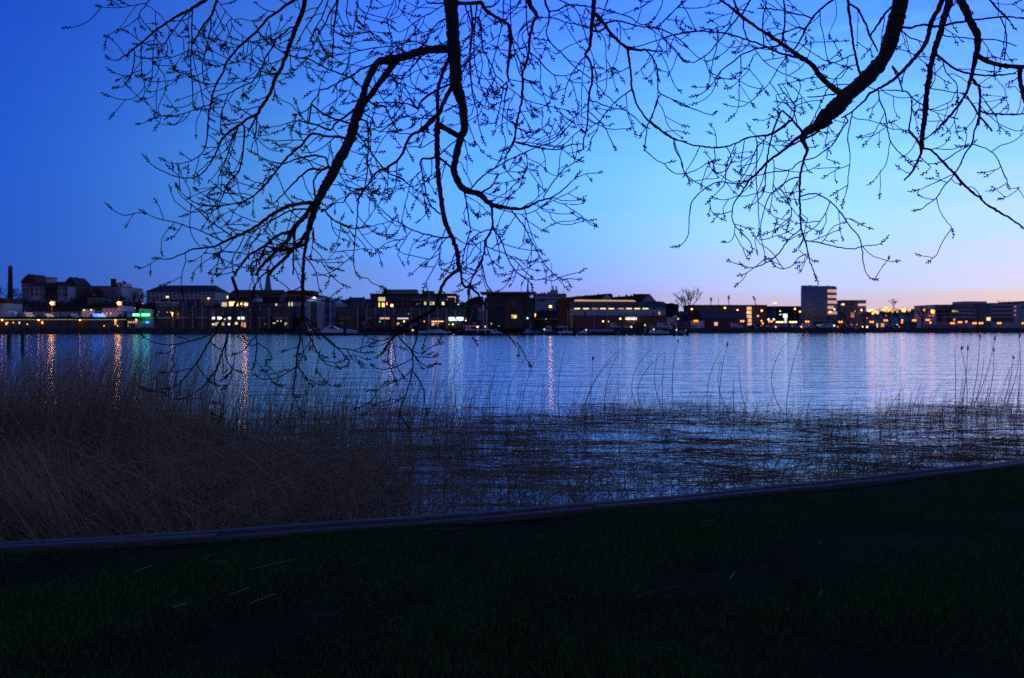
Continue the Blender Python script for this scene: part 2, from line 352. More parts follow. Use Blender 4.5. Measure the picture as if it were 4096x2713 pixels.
flag(303, 409, 1107, 1119, 'flagpole with drooping dark flag beside the sharp pyramid roof'); flag(494, 436, 1123, 1135, 'flagpole with drooping dark flag beside the small white tower')
b = B('terrace_house', 'narrow white gable end under a dark red roof at the left edge', -60, 18, 330, 12, 1211, WH); b.poly([(-64, 1213), (-60, 1190), (14, 1193), (20, 1213)], RRED); b.wins([0], 1222, 1232, 6, DGL)
b = B('shed_row', 'long low building with dark roof and lilac wall divided by dark posts', 130, 326, 325, 12, 1244, LIL)
b.poly([(124, 1246), (134, 1225), (322, 1227), (330, 1246)], RDRK); b.wins([131, 201, 241, 316], 1244, 1268, 4, DWALL, 'post'); b.wins([150, 165, 182, 222, 262, 282, 300], 1246, 1251, 5, DGL)
b = B('billboard', 'white floodlit blank board between the shed row and the bluish house', 328, 374, 315, 1, 1237, WH, cat='billboard', part='panel'); b.lamp(336, 1241, 2.2, em('flood', (1, .95, .7), 2.2)); b.lamp(365, 1240, 2.2, em('flood', (1, .95, .7), 2.2))
b = B('town_house', 'plain bluish gabled house right of the floodlit board', 375, 406, 322, 10, 1240, mat('blue_render', (.22, .27, .42), .8)); b.poly([(373, 1242), (380, 1231), (401, 1231), (408, 1242)], RDRK); b.wins([385, 397], 1247, 1254, 4, DGL)
b = B('town_house', 'white house with steep gable and small orange-lit windows', 410, 488, 318, 11, 1231, WH); b.poly([(468, 1233), (478, 1224), (492, 1243), (492, 1246), (468, 1246)], WH, 'gable'); b.poly([(408, 1233), (412, 1226), (470, 1226), (474, 1233)], RDRK, y0=-.4)
b.wins([427, 443], 1250, 1260, 5, YELD); b.wins([427, 443, 460], 1236, 1241, 5, DGL); b.wins([411], 1250, 1260, 4, YELD)
B('signboard', 'small dark green upright panel right of the white house', 495, 506, 300, .6, 1245, GREEN, cat='sign', part='panel').box(497, 504, 1248, 1256, mat('green_panel', (.06, .3, .16), .6), 'face')
# dark hall along the quay
Yh = 300
b = B('quay_hall', 'long low oxide-red boarded hall on the quay with small glass gables on its roof', -40, 512, Yh, 14, 1277, ORW)
b.poly([(-44, 1278), (-44, 1268), (516, 1268), (516, 1278)], RDRK, y0=-1.2); b.box(-40, 512, 1278.3, 1279.6, PALE, 'light_strip', dy=1.3, th=.1)
for p, w in ((18, 10), (64, 14), (93, 16), (135, 22), (213, 34), (256, 16), (290, 22), (378, 34), (440, 16), (486, 22)): b.box(p-w/2, p+w/2, 1287, 1311, mat('door_bluegrey', (.10, .11, .17), .7), 'door')
b.box(22, 29, 1290, 1300, WHL if 0 else CRM, 'window'); b.box(75, 80, 1287, 1296, CRM, 'window'); b.box(166, 173, 1286, 1296, CRM, 'window'); b.box(458, 466, 1282, 1300, YELD, 'lit_panel'); b.box(512, 518, 1284, 1308, CRM, 'window')
for p, r, m in ((8, 3.2, ORG_), (154, 3.4, ORG_), (320, 2.6, ORG_), (462, 2.6, ORG_)): b.lamp(p, 1280, r, em('downlight', (1, .38, .08), 10))
for p, y in ((31, 1291), (53, 1291), (109, 1297), (416, 1304), (470, 1304), (517, 1289)): b.lamp(p, y, 2.0, em('small_warm', (1, .6, .2), 2.4))
BLG = em('blue_glazing', (.03, .12, 1), 3.5)
for n_, (p0, p1, t_) in enumerate(((60, 108, 1249), (140, 188, 1255), (262, 292, 1255), (356, 400, 1255), (466, 500, 1255))):
    o = MB(); Yg = Yh+3
    o.prism([(PX(p0, Yg), PZ(1269, Yg)), (PX(p0+12, Yg), PZ(t_, Yg)), (PX(p0+14, Yg), PZ(1269, Yg))], Yg, Yg+5)
    o.build('roof_gable', GREY, b.o)
    m = BLG if n_ == 3 else LIL
    g_ = MB().prism([(PX(p0+13, Yg), PZ(t_, Yg)), (PX(p1-12, Yg), PZ(t_, Yg)), (PX(p1, Yg), PZ(1268, Yg)), (PX(p0+22, Yg), PZ(1268, Yg))], Yg-.2, Yg+5).build('skylight', m, b.o)
    if n_ == 3: g_['label'] = 'skylight glowing vivid blue'
b = B('sail_canopy', 'pair of small pointed white canopies behind the hall at the left', 33, 40, 312, 3, 1268, GREY, cat='canopy', part='base')
b.poly([(32, 1267), (33, 1245), (44, 1267)], WH, 'sail'); b.poly([(55, 1267), (56, 1247), (68, 1267)], WH, 'sail')
# ---- second group
b = B('villa', 'large white classical villa with a broad dark hipped roof on the terrace', 585, 862, 380, 18, 1166, LIL)
b.ridge(1167, 1138, 580, 866, 30); b.wins(range(596, 856, 17), 1171, 1180, 8, DGL); b.wins(range(596, 856, 17), 1186, 1200, 8, DGL); b.wins([603, 633, 652, 698, 760, 815], 1167, 1205, 3, WH, 'pilaster'); b.chim(612, 1134, 1142, 5)
b = B('restaurant', 'flat-roofed terrace pavilion with slim white columns below the villa', 640, 842, 350, 10, 1197, mat('pav_wall', (.05, .06, .10), .6))
b.flat(4.5, 3, CREAM); b.wins([676, 714, 743, 781, 807], 1197, 1228, 2.2, STEEL, 'column'); b.box(664, 675, 1185, 1192, YEL, 'sign_box'); b.box(815, 841, 1188, 1222, mat('ochre', (.35, .22, .08), .8), 'side_wall'); b.lamp(834, 1194, 3, WHL)
b = B('kiosk', 'small flat-roofed annex with a white edge left of the terrace pavilion', 624, 692, 338, 6, 1212, GREY); b.flat(4, 1, WH); b.box(630, 638, 1216, 1226, DGL, 'window')
b = B('warehouse', 'long hall with dark red roof on which the church spire seems to stand', 905, 1118, 400, 20, 1188, WOODD)
b.ridge(1190, 1156, 898, 1122, 10, RRED); b.wins([930, 960, 990, 1020, 1050, 1080], 1194, 1201, 8, DGL)
x = PX(1068, 470); sp = root('church', (x, 472, 15), 'church with slender green copper spire rising above the red roofs', 'church')
MB().box(x-3, x+3, 469, 475, 10, PZ(1162, 470)).build('tower', BRKD, sp)
MB().tube([(x, 472, PZ(1166, 470)), (x, 472, PZ(1150, 470)), (x, 472, PZ(1110, 470)), (x, 472, PZ(1062, 470))], [2.6, 1.9, 1.2, .1], 8).build('spire', COPP, sp)
MB().box(x-1, x+30, 470, 482, 10, PZ(1180, 470)).build('nave', BRKD, sp)
b = B('town_house', 'pale gabled house peeping out left of the church', 998, 1028, 370, 8, 1190, LIL); b.poly([(996, 1192), (1012, 1176), (1030, 1192)], RDRK, y1=8); b.wins([1007, 1019], 1194, 1201, 4, DGL)
b = B('shop_row', 'low green-grey building with one lit window above the dark mall', 1015, 1142, 345, 8, 1212, mat('grn_render', (.12, .17, .18), .8)); b.flat(4, 0, RDRK); b.wins([1035, 1055, 1075, 1092, 1120], 1216, 1226, 6, DGL); b.box(1102, 1108, 1215, 1223, CRM)
b = B('town_house', 'white house with steep dark mansard and two tall lit windows', 1143, 1222, 350, 12, 1207, WH)
b.poly([(1140, 1208), (1146, 1185), (1222, 1185), (1224, 1208)], RDRK); b.box(1146, 1222, 1176, 1186, CREAM, 'upper_wall', dy=-2, th=6); b.poly([(1143, 1178), (1146, 1161), (1248, 1162), (1250, 1178)], RRED, y0=1); b.wins([1156, 1168], 1210, 1224, 4.5, YELG if 0 else CRM); b.wins([1190, 1208], 1210, 1224, 4.5, DGL)
b = B('restaurant', 'lit terrace cafe seen through the branches above the mall', 886, 975, 336, 6, 1206, CREAM); b.flat(3, 2, RDRK); b.box(888, 907, 1210, 1226, PNK, 'window'); b.box(917, 952, 1207, 1224, em('cafe', (1, .72, .3), 1.6), 'window'); b.lamp(964, 1216, 3.5, em('warm', (1, .75, .35), 3)); b.box(907, 913, 1184, 1194, YEL, 'window')
# ---- the dark mall, left wing
def mall(px0, px1, Y, label, piers, signs, lits):
    b = B('mall', label, px0, px1, Y, 22, 1266, DWALL)
    MB().box(PX(px0, Y), PX(px1, Y), Y+.6, Y+22, PZ(1266, Y), PZ(1230, Y)).build('upper_glazing', DGL, b.o)
    MB().box(PX(px0-1, Y), PX(px1+1, Y), Y+.2, Y+22.5, PZ(1230, Y), PZ(1228.5, Y)).build('roof', RDRK, b.o)
    for a, c in piers: MB().box(PX(a, Y), PX(c, Y), Y-.5, Y+.5, b.zb, PZ(1267, Y)).build('pier', BRK, b.o)
    for k in range(int(px0)+18, int(px1)-10, 37): b.box(k, k+1.2, 1231, 1266, MET, 'mullion', dy=-.5)
    for a, c, t, bt, m in signs: b.box(a, c, t, bt, m, 'fascia', dy=.35, th=.3)
    for a, c, t, bt, m in lits: b.box(a, c, t, bt, m, 'shop_window', dy=.1)
    return b
FAS = mat('fascia_grey', (.28, .26, .33), .7)
bl = mall(614, 1171, 303, 'left wing of the dark glazed mall with brick piers along the quay', [(681, 705), (759, 782), (836, 850), (925, 938), (1002, 1016), (1070, 1084), (1152, 1170)],
  [(618, 681, 1267, 1276, FAS), (706, 758, 1267, 1276, FAS), (784, 834, 1267, 1276, FAS), (1022, 1063, 1267, 1277, mat('sign_sage', (.25, .36, .30), .7)), (1090, 1168, 1268, 1277, mat('sign_rose', (.45, .22, .20), .7)), (856, 916, 1284, 1287, MET), (938, 1000, 1283, 1286, MET)],
  [(620, 680, 1279, 1311, DGL), (707, 757, 1279, 1311, DGL), (785, 834, 1279, 1311, DGL), (861, 874, 1290, 1304, YELD), (888, 897, 1291, 1302, YELD), (941, 950, 1290, 1298, YEL), (965, 971, 1290, 1306, YELD), (975, 983, 1290, 1310, em('amber', (1, .3, .06), .8)),
   (1024, 1062, 1280, 1311, DGL), (1092, 1102, 1291, 1295, YELG), (1140, 1147, 1291, 1296, YELG), (1140, 1142, 1296, 1303, YELG)])
for p in (854, 918): bl.lamp(p, 1273, 5.6, em('globe_white', (.95, .95, 1), 1.8))
for p in (853, 916): bl.lamp(p, 1297.5, 4.2, em('globe_cream', (1, .95, .7), 1.6))
for p in (1110, 1124): bl.lamp(p, 1285, 2, em('small_warm', (1, .6, .2), 2.4))
for p in (1060,): bl.lamp(p, 1297, 1.6, REDL)
for p, y, m in ((682, 1249, em('tiny_amber', (1, .4, .1), 3)), (668, 1249, em('tiny_amber', (1, .4, .1), 3)), (634, 1248, GRL)): bl.lamp(p, y, 1.3, m)
def glyphs(b, items, m, name, lab=None):     # lit letters of a shop sign: blurred bold shapes
    mb = MB(); Y = b.Y-.9
    for (a, c, t, bt, k) in items:
        x0, x1, z0, z1 = PX(a, Y), PX(c, Y), PZ(bt, Y), PZ(t, Y); s = (z1-z0)
        if k == 'o': mb.ball(((x0+x1)/2, Y, (z0+z1)/2), (x1-x0)/2, sz=s/(x1-x0))
        elif k == 'i': mb.box(x0, x1, Y, Y+.3, z0, z1)
        elif k == 'e': mb.box(x0, x0+.14, Y, Y+.3, z0, z1); [mb.box(x0+.142, x1, Y, Y+.3, z0+s*q, z0+s*q+.14) for q in (0, .44, .9)]
        else: mb.box(x0, x0+.2, Y, Y+.3, z0, z1).box(x1-.2, x1, Y, Y+.3, z0, z1).box(x0+.21, x1-.21, Y, Y+.3, z0+s*.35, z0+s*.8)
    return mb.build(name, m, b.o)
glyphs(bl, [(870, 878, 1267, 1279, 'n'), (878.3, 883, 1269, 1278, 'n'), (883.3, 889.5, 1269, 1278, 'n'), (892, 902, 1267, 1279, 'o')], em('sign_white', (.95, .93, 1), 1.5), 'sign_letters')
glyphs(bl, [(950, 953, 1270, 1276, 'i'), (953.5, 959, 1268, 1278, 'n'), (959.5, 966.5, 1268, 1278, 'n'), (968, 978, 1267, 1279, 'o')], em('sign_white', (.95, .93, 1), 1.5), 'sign_letters')
br = mall(1341, 1857, 312, 'right wing of the dark glazed mall with brick piers and lit shop signs', [(1341, 1357), (1418, 1442), (1490, 1512), (1563, 1585), (1632, 1655), (1700, 1716), (1776, 1796)],
  [(1460, 1489, 1269, 1277, FAS), (1513, 1562, 1268, 1280, mat('sign_red', (.4, .03, .03), .6)), (1586, 1633, 1270, 1278, mat('sign_plum', (.22, .14, .24), .7)), (1660, 1698, 1268, 1276, mat('sign_teal', (.05, .2, .22), .7)), (1727, 1774, 1284.5, 1287.5, ORG_), (1722, 1770, 1269, 1279, FAS)],
  [(1362, 1416, 1283, 1311, DGL), (1446, 1488, 1283, 1311, DGL), (1515, 1560, 1286, 1311, mat('shop_dim', (.06, .06, .05), .4)), (1588, 1597, 1291, 1301, PNK), (1601, 1608, 1291, 1308, FAS), (1657, 1668, 1290, 1303, mat('poster_blue', (.05, .22, .5), .6)),
   (1727, 1737, 1291, 1303, PNK), (1740, 1775, 1292, 1304, mat('shop_dim', (.06, .06, .05), .4)), (1800, 1852, 1288, 1311, mat('shop_dim', (.06, .06, .05), .4))])
glyphs(br, [(1519+k*3.6, 1521.6+k*3.6, 1271 if k % 3 else 1269.5, 1277, 'i' if k % 2 else 'o') for k in range(11)], em('sign_dimwhite', (1, .8, .85), .7), 'sign_letters')
glyphs(br, [(1590+k*4.4, 1593.4+k*4.4, 1271.5, 1276.8, 'e' if k % 2 else 'n') for k in range(10)], em('sign_dimwhite', (1, .8, .85), .7), 'sign_letters')
br.poly([(1359, 1279), (1361, 1272), (1372, 1269), (1385, 1268), (1402, 1269), (1414, 1272), (1417, 1279)], mat('arch_sign', (.62, .36, .22), .7), 'arched_sign', y0=-.8, y1=-.5)
glyphs(br, [(1366+k*4.8, 1369.5+k*4.8, 1271.5, 1276.5, 'nei'[k % 3]) for k in range(10)], mat('sign_brown', (.12, .06, .04), .8), 'sign_letters')
br.poly([(1797, 1283), (1796, 1270), (1818, 1269.5), (1820, 1272), (1826, 1272), (1829, 1269.5), (1853, 1269.5), (1853, 1281), (1835, 1284), (1818, 1282)], em('sign_bluewhite', (.55, .85, 1), 3.0), 'lit_sign', y0=-.9, y1=-.5)
for p, y, m, r in ((1616, 1286, em('small_yellow', (1, .8, .15), 3), 3.2), (1697, 1286, ORG_, 2.4), (1519, 1287, GRL, 2.2), (1743, 1294, YEL, 1.8), (1753, 1294, YEL, 1.6), (1750, 1303, CRM, 1.8), (1797, 1298, YEL, 2), (1811, 1298, em('small_yellow', (1, .8, .15), 3), 3), (1863, 1276, REDL, 2), (1863, 1283, YEL, 3), (1634, 1256, GRL, 1.4)): br.lamp(p, y, r, m)
# white tower with dark glass slot, and hall beside it
b = B('hotel_tower', 'pale slab tower with a tall dark glass slot and a lit ship emblem on top', 1222, 1287, 306, 10, 1190, LIL, cat='tower')
b.box(1243, 1266.5, 1207, 1311, DGL, 'glass_slot'); b.flat(3, 1, GREY)
b.box(1242, 1267, 1195, 1197.5, em('hull_blue', (.25, .45, 1), 2.2), 'ship_emblem', dy=.5, th=.2); b.poly([(1251, 1194.5), (1254, 1187), (1254.4, 1194.5)], em('sail_red', (1, .15, .15), 2), 'ship_emblem', -.5, -.3); b.poly([(1255, 1194.5), (1255.6, 1187), (1262, 1187.5), (1262, 1194.5)], em('sail_cream', (1, .85, .7), 1.8), 'ship_emblem', -.5, -.3)
glyphs(b, [(1233+k*4.2, 1235.2+k*4.2, 1200, 1202.6, 'i') for k in range(12)], em('letters_green', (.5, .8, .8), .6), 'sign_letters')
b = B('exhibition_hall', 'big blue-grey hall with angular gable and faint lettering beside the slab tower', 1287.5, 1343, 312, 16, 1215, mat('blue_grey', (.16, .20, .33), .7), cat='hall')
b.poly([(1287.5, 1215), (1287.5, 1192), (1318, 1190), (1343, 1213), (1343, 1215)], mat('blue_grey', (.16, .20, .33), .7), 'gable_wall', 0, 16); b.box(1288, 1340, 1276, 1279, DWALL, 'canopy', dy=1, th=1)
glyphs(b, [(1289+k*4, 1291.6+k*4, 1235.5, 1239.5, 'en'[k % 2]) for k in range(11)], mat('lettering_dark', (.05, .07, .12), .7), 'wall_letters')
glyphs(b, [(1290+k*4.4, 1292.8+k*4.4, 1246, 1249.5, 'ni'[k % 2]) for k in range(9)], mat('lettering_dark', (.05, .07, .12), .7), 'wall_letters')
b = B('annex', 'blue-grey link block between the mall wing and the slab tower', 1171.5, 1221, 308, 8, 1228, mat('blue_grey', (.16, .20, .33), .7)); b.flat(2, 0); b.box(1176, 1216, 1270, 1310, DGL, 'glazing')
b = B('warehouse', 'grey hipped roof building rising just behind the ship emblem tower', 1238, 1305, 360, 14, 1192, GREY); b.poly([(1236, 1193), (1238, 1187), (1268, 1186), (1282, 1181), (1302, 1191), (1306, 1194)], RDRK)
# houses behind the right wing
for k, (p0, p1, ev, rg, wm, rm, lab) in enumerate(((1322, 1352, 1207, 1194, CREAM, RRED, 'small cream house with red roof and lit window right of the exhibition hall'), (1350, 1383, 1212, 1197, WH, RDRK, 'white house with two chimneys and two dark windows above the mall roof'),
        (1384, 1452, 1203, 1188, mat('olive_render', (.14, .17, .17), .8), RDRK, 'broad olive-grey block with low mansard roof in the row above the mall'), (1440, 1486, 1212, 1194, LIL, RDRK, 'stepped dark-roofed house just left of the brick office block'))):
    b = B('town_house', lab, p0, p1, 360+k*4, 12, ev, wm); b.ridge(ev+1, rg, hip=6, m=rm)
    for q in range(int(p0)+7, int(p1)-3, 13): b.box(q, q+5, ev+7, ev+16, CRM if (k == 0 and q < 1340 and q > 1333) else DGL)
    b.chim(p0+8, rg-4, rg+3, 3); b.chim(p1-6, rg-4, rg+3, 3)
# brick office
b = B('office_block', 'long dark brick office block with lit yellow stair windows and roof plant', 1481, 1822, 338, 24, 1178, BRKD)
b.flat(3.5, 2, BRKD); b.box(1550, 1800, 1187, 1202, mat('glass_band', (.04, .06, .08), .25), 'window_band'); b.wins([1516.5, 1523.5, 1530.5, 1537.5], 1189, 1205, 5.5, YELG, 'stair_window'); b.wins([1517, 1530, 1536], 1212, 1229, 5, em('stair_bright', (.95, .85, .15), 1.3), 'stair_window')
MB().box(PX(1537, 350), PX(1666, 350), 350, 358, b.zt, PZ(1158, 350)).build('roof_plant', GREY, b.o); MB().box(PX(1534, 348), PX(1546, 348), 347, 352, b.zt, PZ(1154, 348)).build('roof_plant', RDRK, b.o); MB().box(PX(1689, 348), PX(1731, 348), 348, 356, b.zt, PZ(1164, 348)).build('roof_plant', RDRK, b.o)
b.box(1650, 1816, 1199, 1202, LIL, 'balcony_slab', dy=1.6, th=1.8); b.wins([1701, 1722, 1734, 1771, 1776], 1208, 1220, 8, em('office_lit', (.9, .9, .35), .8)); b.wins([1590, 1610, 1631], 1212, 1220, 9, mat('glass_pale', (.15, .2, .28), .3))
for a, t0, c, t1 in ((1790, 1188, 1823, 1189.3), (1790, 1188, 1791.2, 1200), (1822, 1189.4, 1823.3, 1208)): b.box(a, c, t0, t1, em('string_lights', (1, .55, .3), 1.8), 'light_string', dy=2)
b.lamp(1547, 1213, 2, em('pink_neon', (1, .2, .4), 6), 'neon'); b.lamp(1547, 1218, 2, em('pink_neon', (1, .2, .4), 6), 'neon'); b.lamp(1670, 1217, 1.6, BLL); b.lamp(1680, 1212, 1.6, em('dim_red', (1, .08, .06), .6))
for p in (1508, 1518): MB().ball((PX(p, 342), 342, PZ(1167, 342)), .32).tube([(PX(p, 342), 342, b.zt), (PX(p, 342), 342, PZ(1167, 342))], .06, 5).build('roof_lamp', MET, b.o)
b = B('annex', 'low dark block with small lit window right of the brick office', 1795, 1862, 328, 8, 1213, mat('slate', (.07, .09, .12), .8)); b.flat(2, 1, GREY); b.box(1799, 1802, 1236, 1245, YEL); b.lamp(1833, 1218, 1.8, em('pale_g', (.7, 1, .7), 3))
b = B('town_house', 'tan apartment house with curved dark mansard left of the glass hotel', 1862, 1928, 350, 14, 1214, mat('tan', (.18, .15, .13), .8)); b.poly([(1858, 1216), (1866, 1205), (1882, 1194), (1910, 1186), (1930, 1186), (1930, 1216)], RDRK); b.wins([1872, 1890, 1908], 1222, 1232, 7, DGL); b.wins([1872, 1890, 1908], 1242, 1252, 7, DGL); b.box(1912, 1924, 1232, 1280, WH, 'white_panel')
b = B('town_house', 'pale slope-roofed house between the low annex and the mansard house', 1832, 1868, 372, 10, 1222, GREY); b.poly([(1828, 1224), (1846, 1209), (1860, 1211), (1872, 1224)], RDRK); b.wins([1845, 1857], 1230, 1238, 4, DGL)
# glass hotel
b = B('hotel', 'dark glass hotel with brick tower and wide overhanging flat white roof', 1938, 2140, 318, 20, 1191, mat('glass_green', (.018, .03, .035), .3), cat='hotel')
MB().box(PX(1946, 320), PX(2119, 320), 320, 334, b.zt, PZ(1172, 320)).build('upper_storey', mat('glass_grey', (.06, .08, .10), .3), b.o)
MB().box(PX(1919, 314), PX(2146, 314), 314, 338, PZ(1171.5, 314), PZ(1167, 314)).build('roof', CONC, b.o)
b.wins(range(1960, 2020, 13), 1174, 1190, 1.5, MET, 'mullion'); b.wins(range(2030, 2118, 13), 1174, 1187, 1.5, MET, 'mullion')
b.box(2019.5, 2090, 1187, 1312, mat('brick_plum', (.15, .075, .07), .9, .3, 5), 'brick_tower', dy=1, th=1.2)
b.box(2045, 2067, 1206, 1311, DGL, 'glass_slot', dy=1.15, th=.2); b.box(2045.5, 2055.6, 1260.5, 1274, em('lit_yellow2', (1, .8, .25), 1.0), 'window', dy=1.3, th=.2); b.box(2056.6, 2066.5, 1260.5, 1274, em('lit_yellow2', (1, .8, .25), 1.0), 'window', dy=1.3, th=.2); b.box(2045, 2055, 1208, 1219, mat('glass_pale', (.15, .2, .28), .3), 'window', dy=1.3)
b.box(1938, 1950, 1195, 1290, BRK, 'pier', dy=.4, th=.5); b.wins(range(1958, 2018, 11), 1196, 1206, 7, mat('glass_grey', (.06, .08, .10), .3)); b.wins(range(1958, 2018, 11), 1214, 1224, 7, DGL); b.wins(range(2096, 2136, 11), 1196, 1206, 7, mat('glass_grey', (.06, .08, .10), .3)); b.wins(range(2096, 2136, 11), 1222, 1234, 7, DGL)
MB().tube([(PX(2085, 325), 325, PZ(1167, 325)), (PX(2085, 325), 325, PZ(1140, 325))], .12, 5).build('aerial', MET, b.o); b.lamp(2110, 1273, 2.4, em('pale_cyan', (.6, 1, .9), 5)); b.lamp(1996, 1304, 1.8, GRL); b.lamp(1965, 1295, 2.6, em('dim_orange', (1, .35, .05), 1.5))
b = B('office_block', 'grey slab office with rooftop mast behind the glass hotel', 2134, 2266, 460, 16, 1177, LIL)
b.flat(2.5, 1, CONC); b.wins(range(2142, 2264, 11), 1180, 1188, 6, BRKD); b.box(2134, 2266, 1190, 1191.5, WH, 'string_course'); b.wins(range(2148, 2264, 11), 1194, 1201, 6, BRKD)
for p0, p1, t in ((2203, 2232, 1160), (2190, 2202, 1168), (2165, 2172, 1170), (2176, 2182, 1169)): MB().box(PX(p0, 465), PX(p1, 465), 465, 471, b.zt, PZ(t, 465)).build('roof_plant', MET, b.o)
for p, t, r in ((2206, 1052, .16), (2212, 1143, .45), (2225, 1144, .4), (2254, 1163, .15)): MB().tube([(PX(p, 467), 467, b.zt), (PX(p, 467), 467, PZ(t, 467))], r, 6).build('mast', MET, b.o)
b = B('harbour_house', 'low dark timber harbour building with an orange fascia and framed windows', 2143, 2232, 322, 10, 1273, WOODD); b.poly([(2141, 1274), (2150, 1243), (2222, 1240), (2236, 1274)], mat('roof_plum', (.04, .03, .045), .8)); b.box(2141, 2234, 1274, 1279.5, mat('orange_fascia', (.45, .2, .06), .7), 'fascia', dy=.7, th=.4); b.wins([2176, 2188, 2195], 1286, 1298, 6, DGL); b.box(2170, 2200, 1284, 1286, mat('orange_fascia', (.45, .2, .06), .7), 'frame'); b.lamp(2184, 1277, 1.8, em('pale_b', (.6, .8, 1), 1))
# red terraces behind the long warehouse
b = B('terrace_row', 'long red-roofed terrace with white gable end at its right, left of the pair', 2262, 2451, 430, 12, 1200, BRKD, cat='terrace')
b.poly([(2260, 1202), (2262, 1190), (2424, 1175.5), (2440, 1200), (2440, 1202)], RRED); b.poly([(2401, 1202), (2427, 1175), (2450, 1202)], LIL, 'gable_end', -2, -.4); b.poly([(2428, 1174.5), (2449, 1175.5), (2455, 1202), (2451, 1202)], RDRK, 'side_roof', 0, 6)
for p, t in ((2303, 1184), (2314, 1180), (2343, 1179), (2352, 1178), (2397, 1173)): b.chim(p, t, t+8, 4, RRED)
b = B('terrace_row', 'second red-roofed terrace with taller white gable at its right', 2452, 2622, 430, 12, 1204, BRKD, cat='terrace')
b.poly([(2454, 1204), (2456, 1188), (2544, 1182), (2548, 1176), (2596, 1176), (2620, 1204)], RRED); b.poly([(2568, 1206), (2596, 1176), (2622, 1206)], LIL, 'gable_end', -2, -.4)
for p, t, w in ((2482, 1179, 4), (2512, 1177, 8), (2530, 1178, 4), (2543, 1173, 8), (2564, 1176, 3)): b.chim(p, t, t+10, w, RRED)
b = B('town_house', 'small dark-roofed houses stepping down right of the red terraces', 2620, 2715, 400, 12, 1216, WOODD); b.poly([(2618, 1217), (2620, 1205), (2652, 1207), (2665, 1214), (2668, 1217)], RRED); b.poly([(2668, 1218), (2686, 1212), (2702, 1217), (2720, 1228), (2668, 1228)], RDRK, y0=-1)
MB().tube([(PX(2414, 900), 900, 15), (PX(2414, 900), 900, PZ(1168, 900))], .3, 5).ball((PX(2414, 900), 900, PZ(1166, 900)), .9)
# long white warehouse
Yw = 335
b = B('warehouse', 'long white warehouse with blue metal roof, glowing ridge skylight and brick base', 2285, 2662, Yw, 26, 1230, mat('white_clad', (.40, .40, .46), .7))
b.poly([(2280, 1231), (2284, 1203), (2330, 1203), (2520, 1207), (2640, 1206), (2656, 1214), (2664, 1231)], RBLU); b.box(2292, 2672, 1265, 1312, mat('brick_base', (.22, .085, .06), .9, .3, 5), 'brick_base', dy=1, th=1.2)
b.poly([(2297, 1206), (2302, 1199), (2538, 1201.5), (2542, 1206.5)], em('skylight_ochre', (1, .55, .12), .55), 'skylight', -.8, 4); b.box(2285, 2664, 1263, 1265, DWALL, 'gutter', dy=1.1, th=1)
for k, p in enumerate((2309, 2344, 2379, 2412, 2445, 2484, 2516, 2549, 2582)): b.box(p-11, p+11, 1233, 1237, YEL if k not in (2, 5) else YELD, 'window')
b.wins([2615], 1233, 1237, 20, DGL); b.wins([2641, 2654], 1234, 1238, 7, DGL); b.box(2335, 2343, 1245, 1262, REDP, 'door'); b.box(2611, 2618, 1248, 1258, DGL, 'window'); b.box(2634, 2641, 1247, 1259, YELD, 'window')
b.lamp(2412, 1286, 4.6, em('globe_peach', (1, .55, .25), 3.2)); b.lamp(2434, 1287, 3.6, em('globe_peach', (1, .55, .25), 3.2)); b.lamp(2481, 1275, 4.8, em('globe_peach', (1, .55, .25), 3.2)); b.lamp(2504, 1275, 4.2, em('globe_peach', (1, .55, .25), 3.2))
b.Y -= 1; glyphs(b, [(2507+k*5.1, 2511.6+k*5.1, 1270, 1280, 'oneo'[k % 4]) for k in range(8)], em('sign_white', (.95, .93, 1), 1.5), 'sign_letters'); b.Y += 1
b.box(2430, 2434, 1288, 1303, REDP, 'door', dy=1.2)
b = B('warehouse', 'tall dark brick gable block joined to the left of the white warehouse', 2232, 2289, 342, 22, 1204, BRKD); b.poly([(2228, 1206), (2240, 1192), (2262, 1189), (2290, 1206)], RRED); b.box(2242, 2245, 1198, 1206, WH, 'vent')
# right part
b = B('harbour_hut', 'small white hut with red door right of the white warehouse', 2677, 2698, 322, 5, 1271, WH, cat='hut'); b.flat(2, 0, MET); b.box(2683, 2692, 1289, 1303, REDP, 'door')
b = B('harbour_hut', 'low white harbour shed with small red door under the twin lamp', 2765, 2817, 345, 8, 1283, WH, cat='hut'); b.flat(2, 0, GREY); b.box(2769, 2775, 1300, 1309, REDP, 'door'); b.box(2782, 2788, 1294, 1298, DGL)
b = B('harbour_hut', 'low grey-blue shed left of the white harbour shed', 2718, 2764, 348, 8, 1286, GREY, cat='hut'); b.flat(2, 0, RDRK); b.box(2740, 2746, 1300, 1308, DGL)
b = B('town_house', 'dark house with steep roof in front of the apartment row', 2745, 2806, 365, 10, 1262, WOODD); b.poly([(2742, 1264), (2762, 1240), (2800, 1239), (2808, 1264)], RRED); b.wins([2756, 2768, 2782, 2794], 1268, 1276, 5, GREY)
b = B('apartment_row', 'long brown flat-roofed apartment row with a yellow-lit glazed staircase', 2762, 3066, 395, 16, 1224, mat('brown_render', (.20, .125, .09), .85), cat='apartments')
b.flat(4, 2, RDRK); b.wins([2795, 2827, 2867, 2939, 2963, 3032], 1228, 1236, 9, mat('glass_pale', (.15, .2, .28), .3)); b.wins([2848, 2890, 2915], 1226, 1240, 14, mat('orange_panel', (.32, .15, .06), .8), 'panel')
for k in range(5): b.box(2987, 3006, 1228+k*16, 1241+k*16, em('stair_amber', (1, .58, .15), .9), 'stair_window')
b.wins([3032], 1261, 1268, 7, CRM); b.wins([3033], 1279, 1285, 8, DGL); b.box(3008, 3024, 1226, 1312, mat('tan2', (.26, .18, .14), .85), 'panel')
